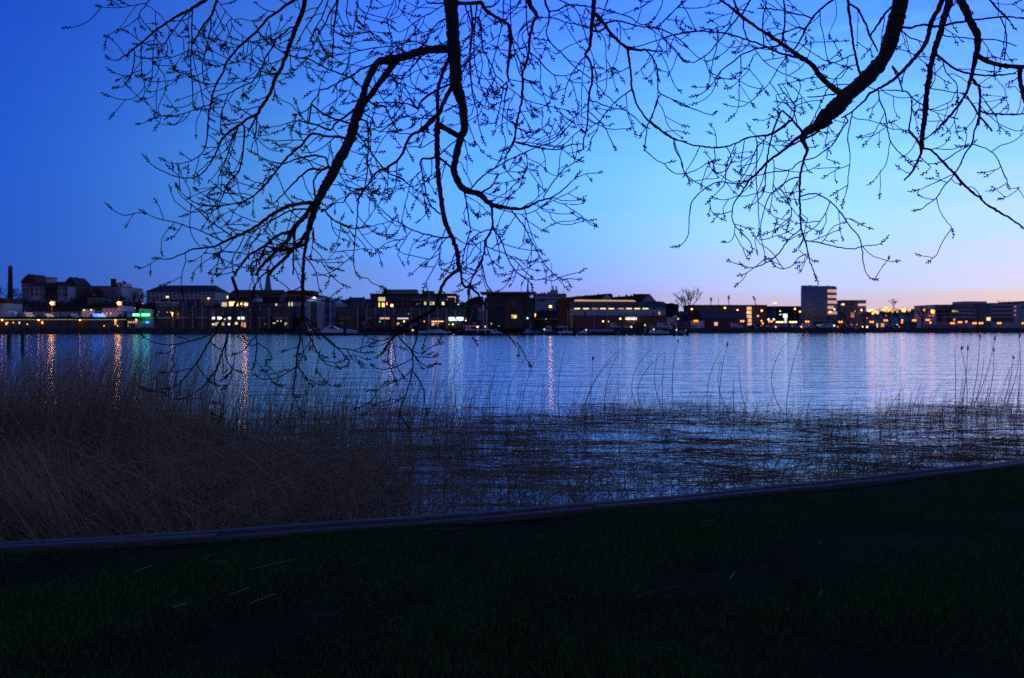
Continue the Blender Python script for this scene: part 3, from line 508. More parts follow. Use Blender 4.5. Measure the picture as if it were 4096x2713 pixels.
b = B('warehouse', 'low brick shed with broad blue metal roof in front of the apartment row', 2808, 2990, 358, 18, 1274, BRK); b.poly([(2806, 1275), (2804, 1243), (2962, 1243), (2992, 1275)], RBLU); b.box(2857, 2871, 1289, 1303, PNK, 'window'); b.box(2916, 2932, 1286, 1302, GREY, 'door'); b.wins([2890, 2950], 1288, 1296, 9, DGL)
b = B('office_block', 'dark block with pale blue left front behind the quay car park', 3064, 3214, 400, 16, 1228, mat('dark_plum', (.05, .04, .05), .85)); b.flat(3, 0, RDRK); b.box(3066, 3098, 1242, 1298, mat('blue_front', (.06, .10, .2), .7), 'front'); b.wins([3112, 3140, 3165, 3190], 1240, 1248, 12, DGL); b.wins([3112, 3160, 3190], 1256, 1264, 12, DGL)
b.lamp(3121, 1245, 2.2, em('pale_g', (.7, 1, .7), 3)); b.lamp(3120, 1259, 1.8, em('pale_g', (.7, 1, .7), 3)); b.lamp(3128, 1258, 1.2, em('pale_g', (.7, 1, .7), 3))
# round tower
Yt = 372; Rr = 8.0; cx = PX(3274.5, Yt+Rr); rt = root('round_tower', (cx, Yt+Rr, 1.6), 'round grey office tower with curved lit window bands on its right side', 'tower')
def arc(a0, a1, r, z0, z1, n=14):
    a = np.linspace(R_(a0), R_(a1), n+1); mb = MB(); v = []
    for q in a: v += [(cx+r*math.sin(q), Yt+Rr-r*math.cos(q), z0), (cx+r*math.sin(q), Yt+Rr-r*math.cos(q), z1), (cx+(r-.3)*math.sin(q), Yt+Rr-(r-.3)*math.cos(q), z0), (cx+(r-.3)*math.sin(q), Yt+Rr-(r-.3)*math.cos(q), z1)]
    f = []
    for i in range(n): j = 4*i; f += [(j, j+4, j+5, j+1), (j+1, j+5, j+7, j+3), (j+2, j+3, j+7, j+6), (j, j+2, j+6, j+4)]
    f += [(0, 1, 3, 2), (4*n, 4*n+2, 4*n+3, 4*n+1)]
    return mb.add(v, f)
MB().tube([(cx, Yt+Rr, 1.7), (cx, Yt+Rr, PZ(1147, Yt))], Rr, 48).build('wall', mat('tower_grey', (.20, .21, .27), .7, .1, 1), rt, True)
MB().tube([(cx, Yt+Rr, PZ(1147, Yt)+.01), (cx, Yt+Rr, PZ(1144, Yt))], Rr*.97, 48).build('roof', CONC, rt)
for k, (t, bt) in enumerate(((1158, 1170), (1180.5, 1192), (1202, 1214.5), (1224, 1236), (1246, 1257))):
    a1 = 76 if k != 3 else 35
    for a in np.arange(8, a1, 13.6): arc(a, a+12.6, Rr+.1, PZ(bt, Yt), PZ(t, Yt), 5).build('window', em('tower_peach', (1, .56, .34), .55) if not (k == 4 and a > 40) else YELD, rt)
for t_ in (1152, 1175, 1197, 1219, 1241, 1263, 1283): arc(-84, 84, Rr+.06, PZ(t_+1.1, Yt), PZ(t_, Yt), 24).build('ledge', CONC, rt)
arc(8, 80, Rr+.1, PZ(1277, Yt), PZ(1268, Yt), 12).build('window_band', DGL, rt)
MB().box(PX(3207, Yt), PX(3350, Yt), Yt-1, Yt+8, 1.6, PZ(1291, Yt)).build('podium', DWALL, rt); MB().tube([(PX(3336, Yt), Yt+Rr, PZ(1147, Yt)), (PX(3336, Yt), Yt+Rr, PZ(1136, Yt))], .2, 5).build('aerial', MET, rt)
for p, t, w in ((3216, 1143, 8), (3236, 1142.5, 14), (3262, 1143.5, 10)): MB().box(PX(p, Yt+5), PX(p+w, Yt+5), Yt+Rr-3, Yt+Rr+1, PZ(1147, Yt), PZ(t, Yt+8)).build('roof_plant', MET, rt)
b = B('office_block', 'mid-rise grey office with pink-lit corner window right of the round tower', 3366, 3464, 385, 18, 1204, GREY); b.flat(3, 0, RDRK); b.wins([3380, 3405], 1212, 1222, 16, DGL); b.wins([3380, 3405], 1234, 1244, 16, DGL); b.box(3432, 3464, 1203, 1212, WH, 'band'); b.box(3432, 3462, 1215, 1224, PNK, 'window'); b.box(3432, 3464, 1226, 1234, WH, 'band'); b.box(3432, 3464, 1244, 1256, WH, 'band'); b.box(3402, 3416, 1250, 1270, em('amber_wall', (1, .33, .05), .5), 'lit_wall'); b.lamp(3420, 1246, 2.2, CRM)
b = B('office_block', 'long banded concrete office with raised roof box and stair tower, left of two', 3741, 3945, 380, 20, 1222, CONC)
for t in (1227, 1241, 1257): b.box(3746, 3900, t, t+8, DGL, 'window_band')
b.box(3746, 3900, 1272, 1290, DGL, 'window_band'); b.flat(3, 0, RDRK); MB().box(PX(3855, 382), PX(3942, 382), 381, 392, b.zt, PZ(1206, 382)).build('roof_box', CONC, b.o); MB().box(PX(3911, 379), PX(3958, 379), 378, 386, 1.6, PZ(1214, 379)).build('stair_tower', mat('conc_dark', (.13, .14, .18), .85), b.o)
b.box(3808, 3833, 1242, 1249, em('office_cream', (1, .75, .3), 1.1), 'window', dy=.2); b.box(3911, 3917, 1271, 1284, CRM, 'window', dy=1.2); b.box(3936, 3951, 1270, 1283, em('office_cream', (1, .75, .3), 1.1), 'window', dy=2.2); b.box(3813, 3820, 1275, 1284, YELD, 'window', dy=.2)
b = B('office_block', 'banded concrete office nearest the right edge with a bare tree behind it', 3962, 4078, 385, 20, 1214, CONC); b.flat(2, 0, RDRK)
for t in (1224, 1240, 1257): b.box(3966, 4050, t, t+8, DGL, 'window_band'); b.box(4057, 4064, t, t+6, em('amber_dim', (1, .4, .15), .35), 'window')
b.box(3966, 4055, 1270, 1288, DGL, 'window_band')
b = B('office_block', 'blue-grey end block cut off by the right edge', 4079, 4260, 390, 20, 1210, CONC)
b.poly([(4078, 1211), (4100, 1204), (4262, 1204), (4262, 1211)], RDRK); b.wins([4092, 4110, 4130], 1225, 1233, 12, DGL)
b = B('kiosk', 'cream-lit kiosk on the right quay below the lamps', 3505, 3542, 362, 6, 1290, CREAM, cat='kiosk'); b.flat(3, 2, GREY); b.box(3506, 3511, 1294, 1310, CRM, 'window'); b.box(3524, 3536, 1294, 1308, YELD, 'window')
b = B('boat_shed', 'small bluish gabled shed on the right quay', 3636, 3668, 362, 8, 1297, mat('shed_blue', (.10, .12, .22), .8), cat='shed'); b.poly([(3633, 1298), (3652, 1287), (3671, 1298)], RDRK); b.box(3646, 3656, 1300, 1312, DGL, 'door')
b = B('green_kiosk', 'small kiosk with cream front under a bright neon-green sign', 512, 552, 299, 6, 1278, CREAM, cat='kiosk'); b.poly([(508, 1281), (512, 1278), (549, 1271), (554, 1273), (554, 1281)], RDRK)
for p in (516, 524, 535, 544): b.lamp(p, 1289, 2.2, em('warm_soft', (1, .55, .25), 1.6))
b.lamp(545, 1280, 4, em('warm_soft', (1, .55, .25), 1.6)); b.box(522, 540, 1294, 1311, DGL, 'door')
b = B('pavilion', 'white corner pavilion carrying two long neon-green sign bars', 556, 612, 302, 8, 1240, GREY, cat='pavilion')
b.poly([(556, 1241), (560, 1236), (606, 1238), (606, 1241)], WH); b.box(560, 575, 1278, 1308, LIL, 'door'); b.box(576, 590, 1276, 1290, mat('green_panel', (.06, .3, .16), .6), 'panel')
for a, c in ((541, 566), (576, 607)): b.box(a, c, 1255, 1265, NEON, 'neon_sign', dy=2, th=.4)
b.box(567, 575, 1258, 1262, em('neon_dim', (.02, .5, .15), 1.2), 'neon_sign', dy=2); b.box(587, 600, 1286, 1293, BLL, 'sign', dy=1)
b.lamp(575, 1290, 1.6, em('g2', (.05, .9, .2), 1.2))
# ---- street lamps
def lampmat(k): return {'o': em('sodium', (1, .34, .06), 4.2), 'O': em('sodium_strong', (1, .36, .07), 9), 'M': em('sodium_medium', (1, .40, .10), 9), 'n': em('sodium_plain', (1, .38, .1), 7), 'w': em('lamp_white', (.9, 1, .92), 1.4), 's': em('sodium_soft', (1, .28, .01), 2.3), 'W': em('white_strong', (1, .85, .5), 8), 'r': REDL, 'g': em('signal_green', (.05, 1, .5), 1.6), 'y': em('pier_light', (1, .92, .38), 1.2)}[k]
def street_lamp(px, py, r, k, label, Y=None, group=None, twin=False, flat=False, name='street_lamp'):
    Y = Y or YQ(px)+14; x = PX(px, Y); z = PZ(py, Y); g = float(terr(x, Y)); R = r/F*Y
    o = root(name, (x, Y, g), label, 'street lamp', group)
    mb = MB().tube([(x, Y, g), (x, Y, z-R*.8)], [.11, .07], 6)
    if twin: mb.tube([(x-4.5/F*Y, Y, z-R*1.2), (x+4.5/F*Y, Y, z-R*1.2)], .06, 5)
    mb.build('pole', MET, o)
    for dx in ((-4.6, 4.6) if twin else (0,)):
        MB().ball((x+dx/F*Y, Y, z), R, sz=.45 if flat else 1, nu=8, nv=5).build('lamp_head', lampmat(k), o, True)
        if k in 'OMn':
            L = bpy.data.lights.new('lamp_light', 'POINT'); L.shadow_soft_size = R*.9; L.color = {'O': (1, .42, .09), 'M': (1, .45, .14), 'n': (1, .42, .12)}[k]
            L.energy = {'O': 150, 'M': 75, 'n': 14}[k]*39.5*R*R; lo = bpy.data.objects.new('lamp_light', L); COL.objects.link(lo); lo.parent = o; lo.location = (dx/F*Y, -1.3*R, z-g)
        if k in 'OMn': MB().box(x-R*1.3, x+R*1.3, Y+R*1.15, Y+R*1.35, z-R*1.5, z+R*1.3).build('light_blocker', MET, o)  # added plate that keeps the strong lamps' light off the walls behind
        if not flat: MB().tube([(x+dx/F*Y, Y, z+R*.85), (x+dx/F*Y, Y, z+R*1.15)], [R*.9, R*.3], 8).build('lamp_cap', MET, o)
G1 = 'tall street lamps of the town behind the quay'
street_lamp(207, 1213, 6.4, 'O', 'tall very bright orange street lamp above the left end of the quay hall', 308)
street_lamp(475, 1213, 6.4, 'O', 'tall very bright orange street lamp above the white house with orange windows', 308)
street_lamp(983, 1217, 5.5, 'M', 'bright orange street lamp beside the lit terrace cafe behind the branches', 322)
street_lamp(1567, 1222, 5, 'n', 'bright street lamp in front of the brick office block', 330)
street_lamp(2202, 1226, 4.6, 'M', 'bright white-orange street lamp above the timber harbour building', 334)
for px, py, r, lab in ((2767, 1237, 4.2, 'street lamp left of the blue shed roof, over the dark steep-roofed house'), (2900, 1232, 4, 'street lamp above the blue shed roof, left of two'), (2950, 1241, 4, 'street lamp above the blue shed roof, right of two'),
    (2992, 1250, 4, 'street lamp in front of the amber staircase'), (3047, 1243, 4.2, 'street lamp at the right end of the apartment row'), (3180, 1236, 4, 'higher street lamp just left of the round tower'), (3200, 1247, 4, 'lower street lamp just left of the round tower'),
    (3338, 1238, 4.2, 'street lamp at the right edge of the round tower, higher one'), (3321, 1248, 4, 'street lamp before the lowest window band of the round tower'), (3446, 1241, 4, 'street lamp in front of the white-banded corner office')):
    street_lamp(px, py, r, 'o', lab, YQ(px)+16 if px < 3150 else 366, 'street lamps around the blue shed and the round tower')
street_lamp(3100, 1213, 7, 'o', 'high flat-headed lamp left of the round tower, above all its neighbours', 380, flat=True); street_lamp(3372, 1218, 7, 'o', 'high flat-headed lamp right of the round tower', 378, flat=True)
for k, (px, py, r) in enumerate(((3476,1243,4),(3487,1240,4),(3493,1253,4),(3501,1247,4),(3509,1251,4),(3537,1239,4.5),(3545,1232,4.2),(3546,1246,3.6),(3555,1242,4),(3572,1246,5),(3581,1240,4),(3589,1245,5),(3615,1241,6),(3637,1241,4),(3664,1244,4),(3698,1241,4),(3704,1246,3.5),(3717,1251,4.8),(3732,1246,6))):
    street_lamp(px, py, r*1.45, 'o', 'orange street lamp in the dense cluster between the corner office and the long office', 375+(k*37) % 60, 'clustered street lamps on the right')
for px, lab in ((2313, 'twin globe lamp before the left end of the brick warehouse base'), (2489, 'twin globe lamp under the white neon letters'), (2647, 'twin globe lamp before the right end of the brick warehouse base'), (2784, 'twin globe lamp over the white harbour shed'), (2969, 'twin globe lamp before the right end of the blue-roofed shed'),
    (3082, 'twin globe lamp left of the white totem sign'), (3229, 'twin globe lamp at the foot of the round tower'), (3362, 'twin globe lamp right of the round tower'), (3487, 'twin globe lamp over the kiosk at the left of the lamp cluster'), (3657, 'twin globe lamp above the small bluish shed'),
    (3810, 'twin globe lamp before the left part of the long office'), (3840, 'twin globe lamp before the middle of the long office'), (3898, 'left twin globe lamp before the stair tower'), (3924, 'right twin globe lamp before the stair tower'), (3997, 'twin globe lamp before the office nearest the right edge')):
    y = {2313: 1282, 2489: 1283, 2647: 1285, 2784: 1284, 2969: 1285, 3082: 1286, 3229: 1287, 3362: 1288, 3487: 1288, 3657: 1282, 3840: 1289, 3898: 1293}.get(px, 1293)
    street_lamp(px, y, 4.2, 's', lab, YQ(px)+5, 'twin globe lamps along the quay', twin=True, name='quay_lamp')
for px, py, k, lab in ((3046, 1284, 's', 'single orange globe lamp right of the amber staircase'), (3051, 1294, 's', 'lowest small orange globe lamp by the car park'), (3074, 1278, 'w', 'left white globe lamp by the totem sign'), (3095, 1278, 'w', 'right white globe lamp by the totem sign'),
    (3543, 1282, 's', 'orange globe lamp above the kiosk'), (3609, 1281, 's', 'upper orange globe lamp of the stacked pair right of the kiosk'), (3608, 1290, 's', 'lower orange globe lamp of the stacked pair right of the kiosk'), (3711, 1280, 's', 'orange globe lamp left of the long office'), (3722, 1291, 's', 'orange globe lamp low beside the long office'),
    (3865, 1287, 's', 'small orange globe lamp before the long office'), (4091, 1293, 's', 'orange globe lamp cut off by the right edge'), (3337, 1303, 'w', 'low white ball lamp among the parked vehicles'), (1160, 1297, 'W', 'pair of cream lanterns at the right end of the left mall wing')):
    street_lamp(px, py, 4 if k != 'w' else 4.4, k, lab, YQ(px)+(6 if px != 1160 else 12), twin=(px in (1160, 3543, 3711)), name='quay_lamp')
TOR = em('torch_glow', (1, .45, .04), 6)
for n_, (px, py, lab) in enumerate(((690, 1254, 'torch-shaped column lamp before the first lit brick pier on the left mall wing'), (1160, 1254, 'torch-shaped column lamp above the pair of cream lanterns'), (1300, 1261, 'torch-shaped column lamp before the exhibition hall'), (1349, 1253, 'torch-shaped column lamp before the arched sign'),
    (1575, 1258, 'torch-shaped column lamp between the red and the plum shop signs'), (1787, 1259, 'torch-shaped column lamp left of the blue-white lit sign'), (1971, 1262, 'torch-shaped column lamp before the left part of the glass hotel'), (2140, 1259, 'torch-shaped column lamp between the glass hotel and the timber harbour building'))):
    Y = YQ(px)+5; x = PX(px, Y); o = root('torch_lamp', (x, Y, 1.9), lab, 'street lamp', 'torch-shaped lamps along the quay')
    MB().tube([(x, Y, 1.9), (x, Y, PZ(py+13, Y))], .09, 6).build('pole', STEEL, o); s = Y/F
    MB().tube([(x, Y, PZ(py+13, Y)), (x, Y, PZ(py+6, Y)), (x, Y, PZ(py-1, Y)), (x, Y, PZ(py-4, Y))], [.7*s, 1.7*s, 3.1*s, 2.2*s], 8).build('lamp_head', TOR, o, True)
    MB().tube([(x, Y, PZ(py-4, Y)), (x, Y, PZ(py-8, Y))], [2.4*s, .2*s], 8).build('lamp_cap', STEEL, o)
# flagpoles / masts before the mall
def pole(px, t, bt, Y, lab, w=2.2, grp=None, m=STEEL, name='flagpole'):
    x = PX(px, Y); zb = PZ(bt, Y) if bt else 1.9
    o = MB().tube([(x, Y, zb), (x, Y, PZ(t, Y))], [w*.5*Y/F, w*.38*Y/F], 6).build(name, m); return tag(o, lab, 'flagpole', grp)
ordn = ['first', 'second', 'third', 'fourth', 'fifth', 'sixth', 'seventh', 'eighth', 'ninth', 'tenth', 'eleventh', 'twelfth', 'thirteenth', 'fourteenth']
for i, (p, t) in enumerate(((614, 1268), (691, 1232), (731, 1208), (770, 1223), (809, 1226), (847, 1238), (853, 1242), (924, 1226), (963, 1232), (1000, 1228), (1038, 1230), (1076, 1228))): pole(p, t, None, 301 if p != 614 else 300, 'slim white pole before the left mall wing, %s from its left end' % ordn[i], 2.0, 'white poles before the left mall wing')
for i, (p, t) in enumerate(((1430, 1229), (1466, 1229), (1502, 1229), (1538, 1229), (1574, 1228), (1645, 1229), (1681, 1230), (1751, 1230), (1786, 1228), (1820, 1240), (1855, 1270))): pole(p, t, None, 310, 'slim white pole before the right mall wing, %s from its left end' % ordn[i], 2.2, 'white poles before the right mall wing')
pole(1151, 1264, None, 302, 'short stout white pole beside the cream lanterns', 3)
for p, t, bt, lab, l in ((2844, 1192, 1226, 'stadium floodlight mast, leftmost of the far ones', 0), (2917, 1184, 1226, 'stadium floodlight mast above the blue-roofed shed, right of the thin mast', -3), (3035, 1187, 1226, 'leaning stadium floodlight mast at the right end of the apartments', -22)):
    Y = 700; o = root('floodlight_mast', (PX(p, Y), Y, 14), lab, 'floodlight', 'stadium floodlights behind the apartments'); x = PX(p, Y); xt = PX(p+l, Y)
    MB().tube([(x, Y, 14), (xt, Y, PZ(t, Y))], [.45, .3], 6).build('mast', MET, o); mb = MB()
    for q in range(4): z = PZ(t+q*4, Y); xx = xt+(x-xt)*(q*4/(1226-t)); mb.box(xx-.9, xx+.9, Y-.6, Y-.1, z-.35, z+.35)
    mb.build('floodlights', MET, o)
o = MB().tube([(PX(2873, 690), 690, 14), (PX(2873, 690), 690, PZ(1183, 690))], [.35, .12], 5).build('radio_mast', MET); tag(o, 'thin plain mast between the two left stadium floodlights', 'mast')
# signs on the right
b = B('totem_sign', 'tall white lit totem sign with striped stem on the right quay', 3139, 3147, 368, .6, 1296, MET, cat='sign', part='base')
MB().box(PX(3135.5, 368), PX(3148.5, 368), 367.6, 368.8, PZ(1272, 368), PZ(1256, 368)).build('head', em('totem_white', (.95, .97, 1), 1.3), b.o)
for k in range(5): b.box(3137.5, 3147, 1273.5+k*4, 1276+k*4, em('totem_white', (.95, .97, 1), 1.3), 'lit_bar')
for p0, p1, lab in ((3112, 3134, 'cream-lit canopy left of the totem sign'), (3166, 3188, 'cream-lit canopy right of the totem sign')):
    b = B('lit_canopy', lab, p0, p1, 369, 3, 1285.5, em('canopy_cream', (1, .85, .4), 1.6), 1292, 'canopy', 'fascia'); MB().tube([(PX(p0+4, 370), 370.5, 1.8), (PX(p0+4, 370), 370.5, PZ(1292, 370))], .1, 5).build('post', MET, b.o); MB().tube([(PX(p1-4, 370), 370.5, 1.8), (PX(p1-4, 370), 370.5, PZ(1292, 370))], .1, 5).build('post', MET, b.o)
b = B('signboard', 'upright poster board left of the parked vans', 3247, 3257, 364, .5, 1281, mat('poster_rose', (.4, .25, .25), .7), cat='sign', part='panel'); b.box(3249, 3255, 1284, 1288, mat('poster_dark', (.15, .1, .12), .7), 'print'); b.box(3249, 3255, 1291, 1294, mat('poster_dark', (.15, .1, .12), .7), 'print')
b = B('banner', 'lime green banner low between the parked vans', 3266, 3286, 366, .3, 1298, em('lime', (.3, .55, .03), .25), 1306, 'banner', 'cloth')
b = B('advert_column', 'white and red striped advertising tower at the right end of the pontoon', 2697, 2709, 300, 2, 1262, WH, cat='sign', part='panel'); b.box(2698, 2708, 1272, 1292, mat('banner_red', (.5, .06, .07), .6), 'red_panel'); b.lamp(2713, 1276, 3, em('pier_light', (1, .92, .38), 1.2)); b.box(2698, 2708, 1293, 1300, WH, 'white_panel', dy=.1)
for (px, py, k, lab) in ((3543, 1262, 'r', 'red signal high in the lamp cluster'), (3467, 1273, 'r', 'small red signal under the corner office'), (3405, 1299, 'r', 'red signal low beside the parked cars, left one'), (3427, 1299, 'r', 'red signal low beside the parked cars, right one'), (3718, 1263, 'r', 'left red signal by the long office'), (3730, 1263, 'r', 'right red signal by the long office'), (3588, 1300, 'g', 'green traffic signal on the right quay')):
    Y = YQ(px)+12; x = PX(px, Y); o = root('traffic_light', (x, Y, 1.9), lab, 'traffic light'); MB().tube([(x, Y, 1.9), (x, Y, PZ(py+4, Y))], .08, 5).build('pole', MET, o); MB().box(x-.3, x+.3, Y, Y+.3, PZ(py+4, Y), PZ(py-4, Y)).build('housing', BLK, o); MB().ball((x, Y-.2, PZ(py, Y)), .34).build('signal', lampmat(k), o)
for (px, py, m, lab) in ((570, 1213, 'o', 'tiny orange lamp among the hillside trees'), (540, 1233, 'g', 'tiny green lamp above the neon-green sign')):
    Y = 330; street_lamp(px, py, 1.7, 's' if m == 'o' else 'g', lab, Y)
# ---------------- pontoon, boats, cars, parasols, piles, trees
dk = root('pontoon', (PX(1980, 230), 231, 0), 'long dark floating pontoon in front of the moored boats', 'pontoon')
MB().box(PX(1216, 229), PX(2752, 229), 229, 232, .34, .62).build('deck', mat('deck_dark', (.05, .045, .045), .85), dk)
for i in range(46): MB().box(PX(1220+i*33.2, 229), PX(1242+i*33.2, 229), 229.15, 231.8, -.1, .335).build('float', BLUP if i in (8, 11, 14) else BLK, dk)
for px, t, lab in ((1379, 1308, 'thick dark mooring pile in front of the white motor yacht'), (2297, 1305, 'thick dark mooring pile beside the small sailing boat'), (2750, 1318, 'dark mooring pile at the right end of the pontoon'), (2697, 1300, 'dark red-brown mooring pile left of the white notice board'), (1641, 1306, 'slim pile with red top left of the ball light')):
    x = PX(px, 228.4); o = MB().tube([(x, 228.4, -1), (x, 228.4, PZ(t, 228.4))], .42 if px != 1641 else .2, 10).build('mooring_pile', BLK if px != 1641 else REDP); tag(o, lab, 'pile')
for px, Y, w, lab in ((35, 74, 7.5, 'thick pale-sided mooring post in the open water at the left edge'), (90, 74, 5.5, 'thinner dark mooring post, right of the thick one at the left edge')):
    x = PX(px, Y); o = MB().tube([(x, Y, -1), (x, Y, PZ(1316, Y)), (x, Y, PZ(1313, Y))], [w/F*Y, w/F*Y, w*.7/F*Y], 12).build('mooring_post', mat('post_wood', (.06, .05, .045), .9)); tag(o, lab, 'post')
for px, py, lab in ((1651, 1321, 'ball light on a white post on the pontoon, leftmost'), (2177, 1318, 'yellow ball light on the pontoon beside the dark work boat'), (2345, 1320, 'yellow ball light on the pontoon by the small cabin boat'), (2615, 1318, 'yellow ball light seen over the big motor cruiser'), (2706, 1320, 'left ball light above the white notice board'), (2746, 1321, 'right ball light above the white notice board'), (1910, 1308, 'bright white ball light over the red-canopied boat'), (1941, 1307, 'small pale ball light right of the red canopy'), (2580, 1301, 'pale ball light by the dark red car')):
    Y = 231.5; x = PX(px, Y); o = root('pier_light', (x, Y, .62), lab, 'pier light', 'ball lights along the pontoon')
    MB().tube([(x, Y, .62), (x, Y, PZ(py+2, Y))], .11, 6).build('post', STEEL, o); MB().ball((x, Y, PZ(py, Y)), 3.1/F*Y if px not in (1910, 1651) else 3.6/F*Y).build('globe', lampmat('y') if px not in (1910,) else em('pier_white', (1, .92, .85), 2.5), o, True)
b = B('notice_board', 'long low white notice board at the right end of the pontoon', 2702, 2746, 230.5, .3, 1324, GRP, 1333, 'sign', 'board'); glyphs(b, [(2706+k*6, 2710+k*6, 1326, 1330, 'ne'[k % 2]) for k in range(6)], mat('faint_print', (.3, .3, .36), .8), 'print')
b = B('notice_board', 'white frame board with blocky marks beside the motor yacht', 1224, 1278, 230.5, .3, 1321.5, mat('board_blue', (.10, .13, .25), .6), 1332, 'sign', 'board'); glyphs(b, [(1225, 1236, 1322.5, 1331, 'e'), (1240, 1246, 1323, 1331, 'n'), (1250, 1256, 1323, 1331, 'n'), (1272, 1276, 1323, 1331, 'i')], GRP, 'frame_marks')
b.lamp(1238, 1318.5, 2.0, lampmat('y')); b.lamp(1246, 1319, 1.8, lampmat('y'))
def hull(px0, px1, bow, Y, top, m, wid=3.2, low=None, name='hull', par=None, draft=1338):
    # bow = +1 points right, -1 left; lofted sections with sheer, flare and pointed bow
    x0, x1 = PX(px0, Y), PX(px1, Y); L = x1-x0; n = 13; v = []; zt = PZ(top, Y); zb = .02
    for i in range(n):
        t = i/(n-1); u = t if bow > 0 else 1-t
        w = wid/2*(1-max(0, (u-.45)/.55)**2.2)*(.82+.18*min(1, u*4)); sh = (zt-zb)*(.10*(u-.35)**2*2)+(.18*(zt-zb) if u > .9 else 0)*0
        rake = 0 if u < .85 else (u-.85)/.15
        zz = zb+(zt-zb)*.55*rake
        for yy, z in ((-w, zt+sh), (-w*.93, zb+(zt-zb)*.45+zz*.3), (-w*.55*(1-rake), zb-.3+zz), (w*.55*(1-rake), zb-.3+zz), (w*.93, zb+(zt-zb)*.45+zz*.3), (w, zt+sh)): v.append((x0+L*t, Y+wid/2+yy, z))
    f = [(i*6+k, i*6+(k+1) % 6, (i+1)*6+(k+1) % 6, (i+1)*6+k) for i in range(n-1) for k in range(6)]+[tuple(range(6)), tuple((n-1)*6+k for k in range(6))[::-1]]
    return MB().add(v, f).build(name, m, par, True)
def prof(pts, Y, y0, y1, m, name, par, inset=.15):   # cabin profile across the boat, narrower at the top
    P_ = [(PX(a, Y), PZ(b, Y)) for a, b in pts]; zs = [p[1] for p in P_]; lo, hi = min(zs), max(zs); v = []
    for s, yb in ((1, y0), (-1, y1)):
        for x, z in P_: v.append((x, yb+s*inset*2*(z-lo)/(hi-lo+.01), z))
    n = len(P_); f = [tuple(range(n)), tuple(range(2*n-1, n-1, -1))]+[(i, i+n, (i+1) % n+n, (i+1) % n) for i in range(n)]
    return MB().add(v, f).build(name, m, par)
DECK = mat('deck_teak', (.2, .14, .09), .7); CANV = mat('canvas_blue', (.03, .05, .14), .8); NAVY = mat('hull_navy', (.008, .015, .06), .25, .1); BWIN = mat('boat_window', (.02, .025, .035), .1)
Y = 236; o = root('motor_yacht', (PX(1340, Y), Y+1.6, 0), 'long sleek white motor yacht with dark waterline and long foredeck', 'boat')
hull(1262, 1424, 1, Y, 1323, GRP, 3.8, par=o); hull(1262, 1418, 1, Y, 1332, NAVY, 3.9, name='boot_stripe', par=o)
prof([(1285, 1323), (1296, 1312), (1312, 1305), (1330, 1306), (1352, 1316), (1395, 1319), (1415, 1323)], Y, Y+.5, Y+3.2, GRP, 'superstructure', o); prof([(1313, 1314), (1318, 1307), (1330, 1307.5), (1346, 1316)], Y, Y+.35, Y+3.3, BWIN, 'windscreen', o, .02)
MB().tube([(PX(1311, Y), Y+1.8, PZ(1306, Y)), (PX(1313, Y), Y+1.8, PZ(1299, Y))], .1, 5).build('radar_arch', GRP, o)
def sailboat(px0, px1, bow, Y, top, mast, mtop, lab, hm, cab, stay=True, boom=True, mw=2.6, cover=CANV):
    o = root('sailing_boat', (PX((px0+px1)/2, Y), Y+1.3, 0), lab, 'boat'); hull(px0, px1, bow, Y, top, hm, 2.8, par=o)
    if cab: prof(cab, Y, Y+.5, Y+2.3, GRP, 'cabin', o); a, c = cab[0][0], cab[-1][0]; MB().box(PX(a+(c-a)*.3, Y), PX(a+(c-a)*.7, Y), Y+.42, Y+.5, PZ(cab[0][1]-1.2, Y), PZ(cab[0][1]-3, Y)).build('cabin_window', BWIN, o)
    x = PX(mast, Y); MB().tube([(x, Y+1.4, PZ(top+2, Y)), (x, Y+1.4, PZ(mtop, Y))], [mw*.5/F*Y, mw*.38/F*Y], 7).build('mast', STEEL, o)
    if boom: s = -1 if bow > 0 else 1; MB().tube([(x, Y+1.4, PZ(top-7, Y)), (x+s*22/F*Y*2, Y+1.4, PZ(top-7, Y))], .2, 6).build('furled_sail', cover, o)
    if stay: MB().tube([(x, Y+1.4, PZ(mtop+2, Y)), (PX(px1-2 if bow > 0 else px0+2, Y), Y+1.4, PZ(top, Y))], .035, 4).tube([(x, Y+1.4, PZ(mtop+2, Y)), (PX(px0+2 if bow > 0 else px1-2, Y), Y+1.4, PZ(top, Y))], .03, 4).build('rigging', MET, o)
    return o
sailboat(1282, 1350, -1, 250, 1322, 1318, 1186, 'sailing boat with tall thin mast behind the white motor yacht', GRP, None, False, False, 2.4)
sailboat(1668, 1802, -1, 238, 1325, 1714, 1168, 'large sailing boat with the thickest white mast and furled sail cover', GRP, [(1700, 1325), (1708, 1320), (1760, 1319), (1775, 1325)], True, True, 5.2)
sailboat(2232, 2296, 1, 238, 1326, 2272, 1236, 'small white sailing boat left of the dark mooring pile', GRP, [(2250, 1326), (2257, 1322), (2272, 1322), (2282, 1326)], True, False, 2.2)
sailboat(2110, 2170, -1, 262, 1322, 2122, 1290, 'low dark-hulled sloop before the timber harbour building', NAVY, None, False)
sailboat(2394, 2440, 1, 262, 1322, 2433, 1186, 'yacht whose thin mast crosses the white warehouse', NAVY, None, False, False, 1.6)
sailboat(2362, 2402, 1, 262, 1322, 2378, 1205, 'yacht with the fainter, shorter mast before the white warehouse', NAVY, None, False, False, 1.3)
Y = 236; o = root('cutter', (PX(1905, Y), Y+2, 0), 'big dark blue cutter with bright red canopy and a wooden mast', 'boat')
hull(1826, 1992, 1, Y, 1322, BLUP if 0 else NAVY, 4.4, par=o); MB().box(PX(1862, Y), PX(1918, Y), Y+.6, Y+3.6, PZ(1306.5, Y), PZ(1303.5, Y)).build('canopy', em('canopy_red', (.8, .03, .04), .35), o)
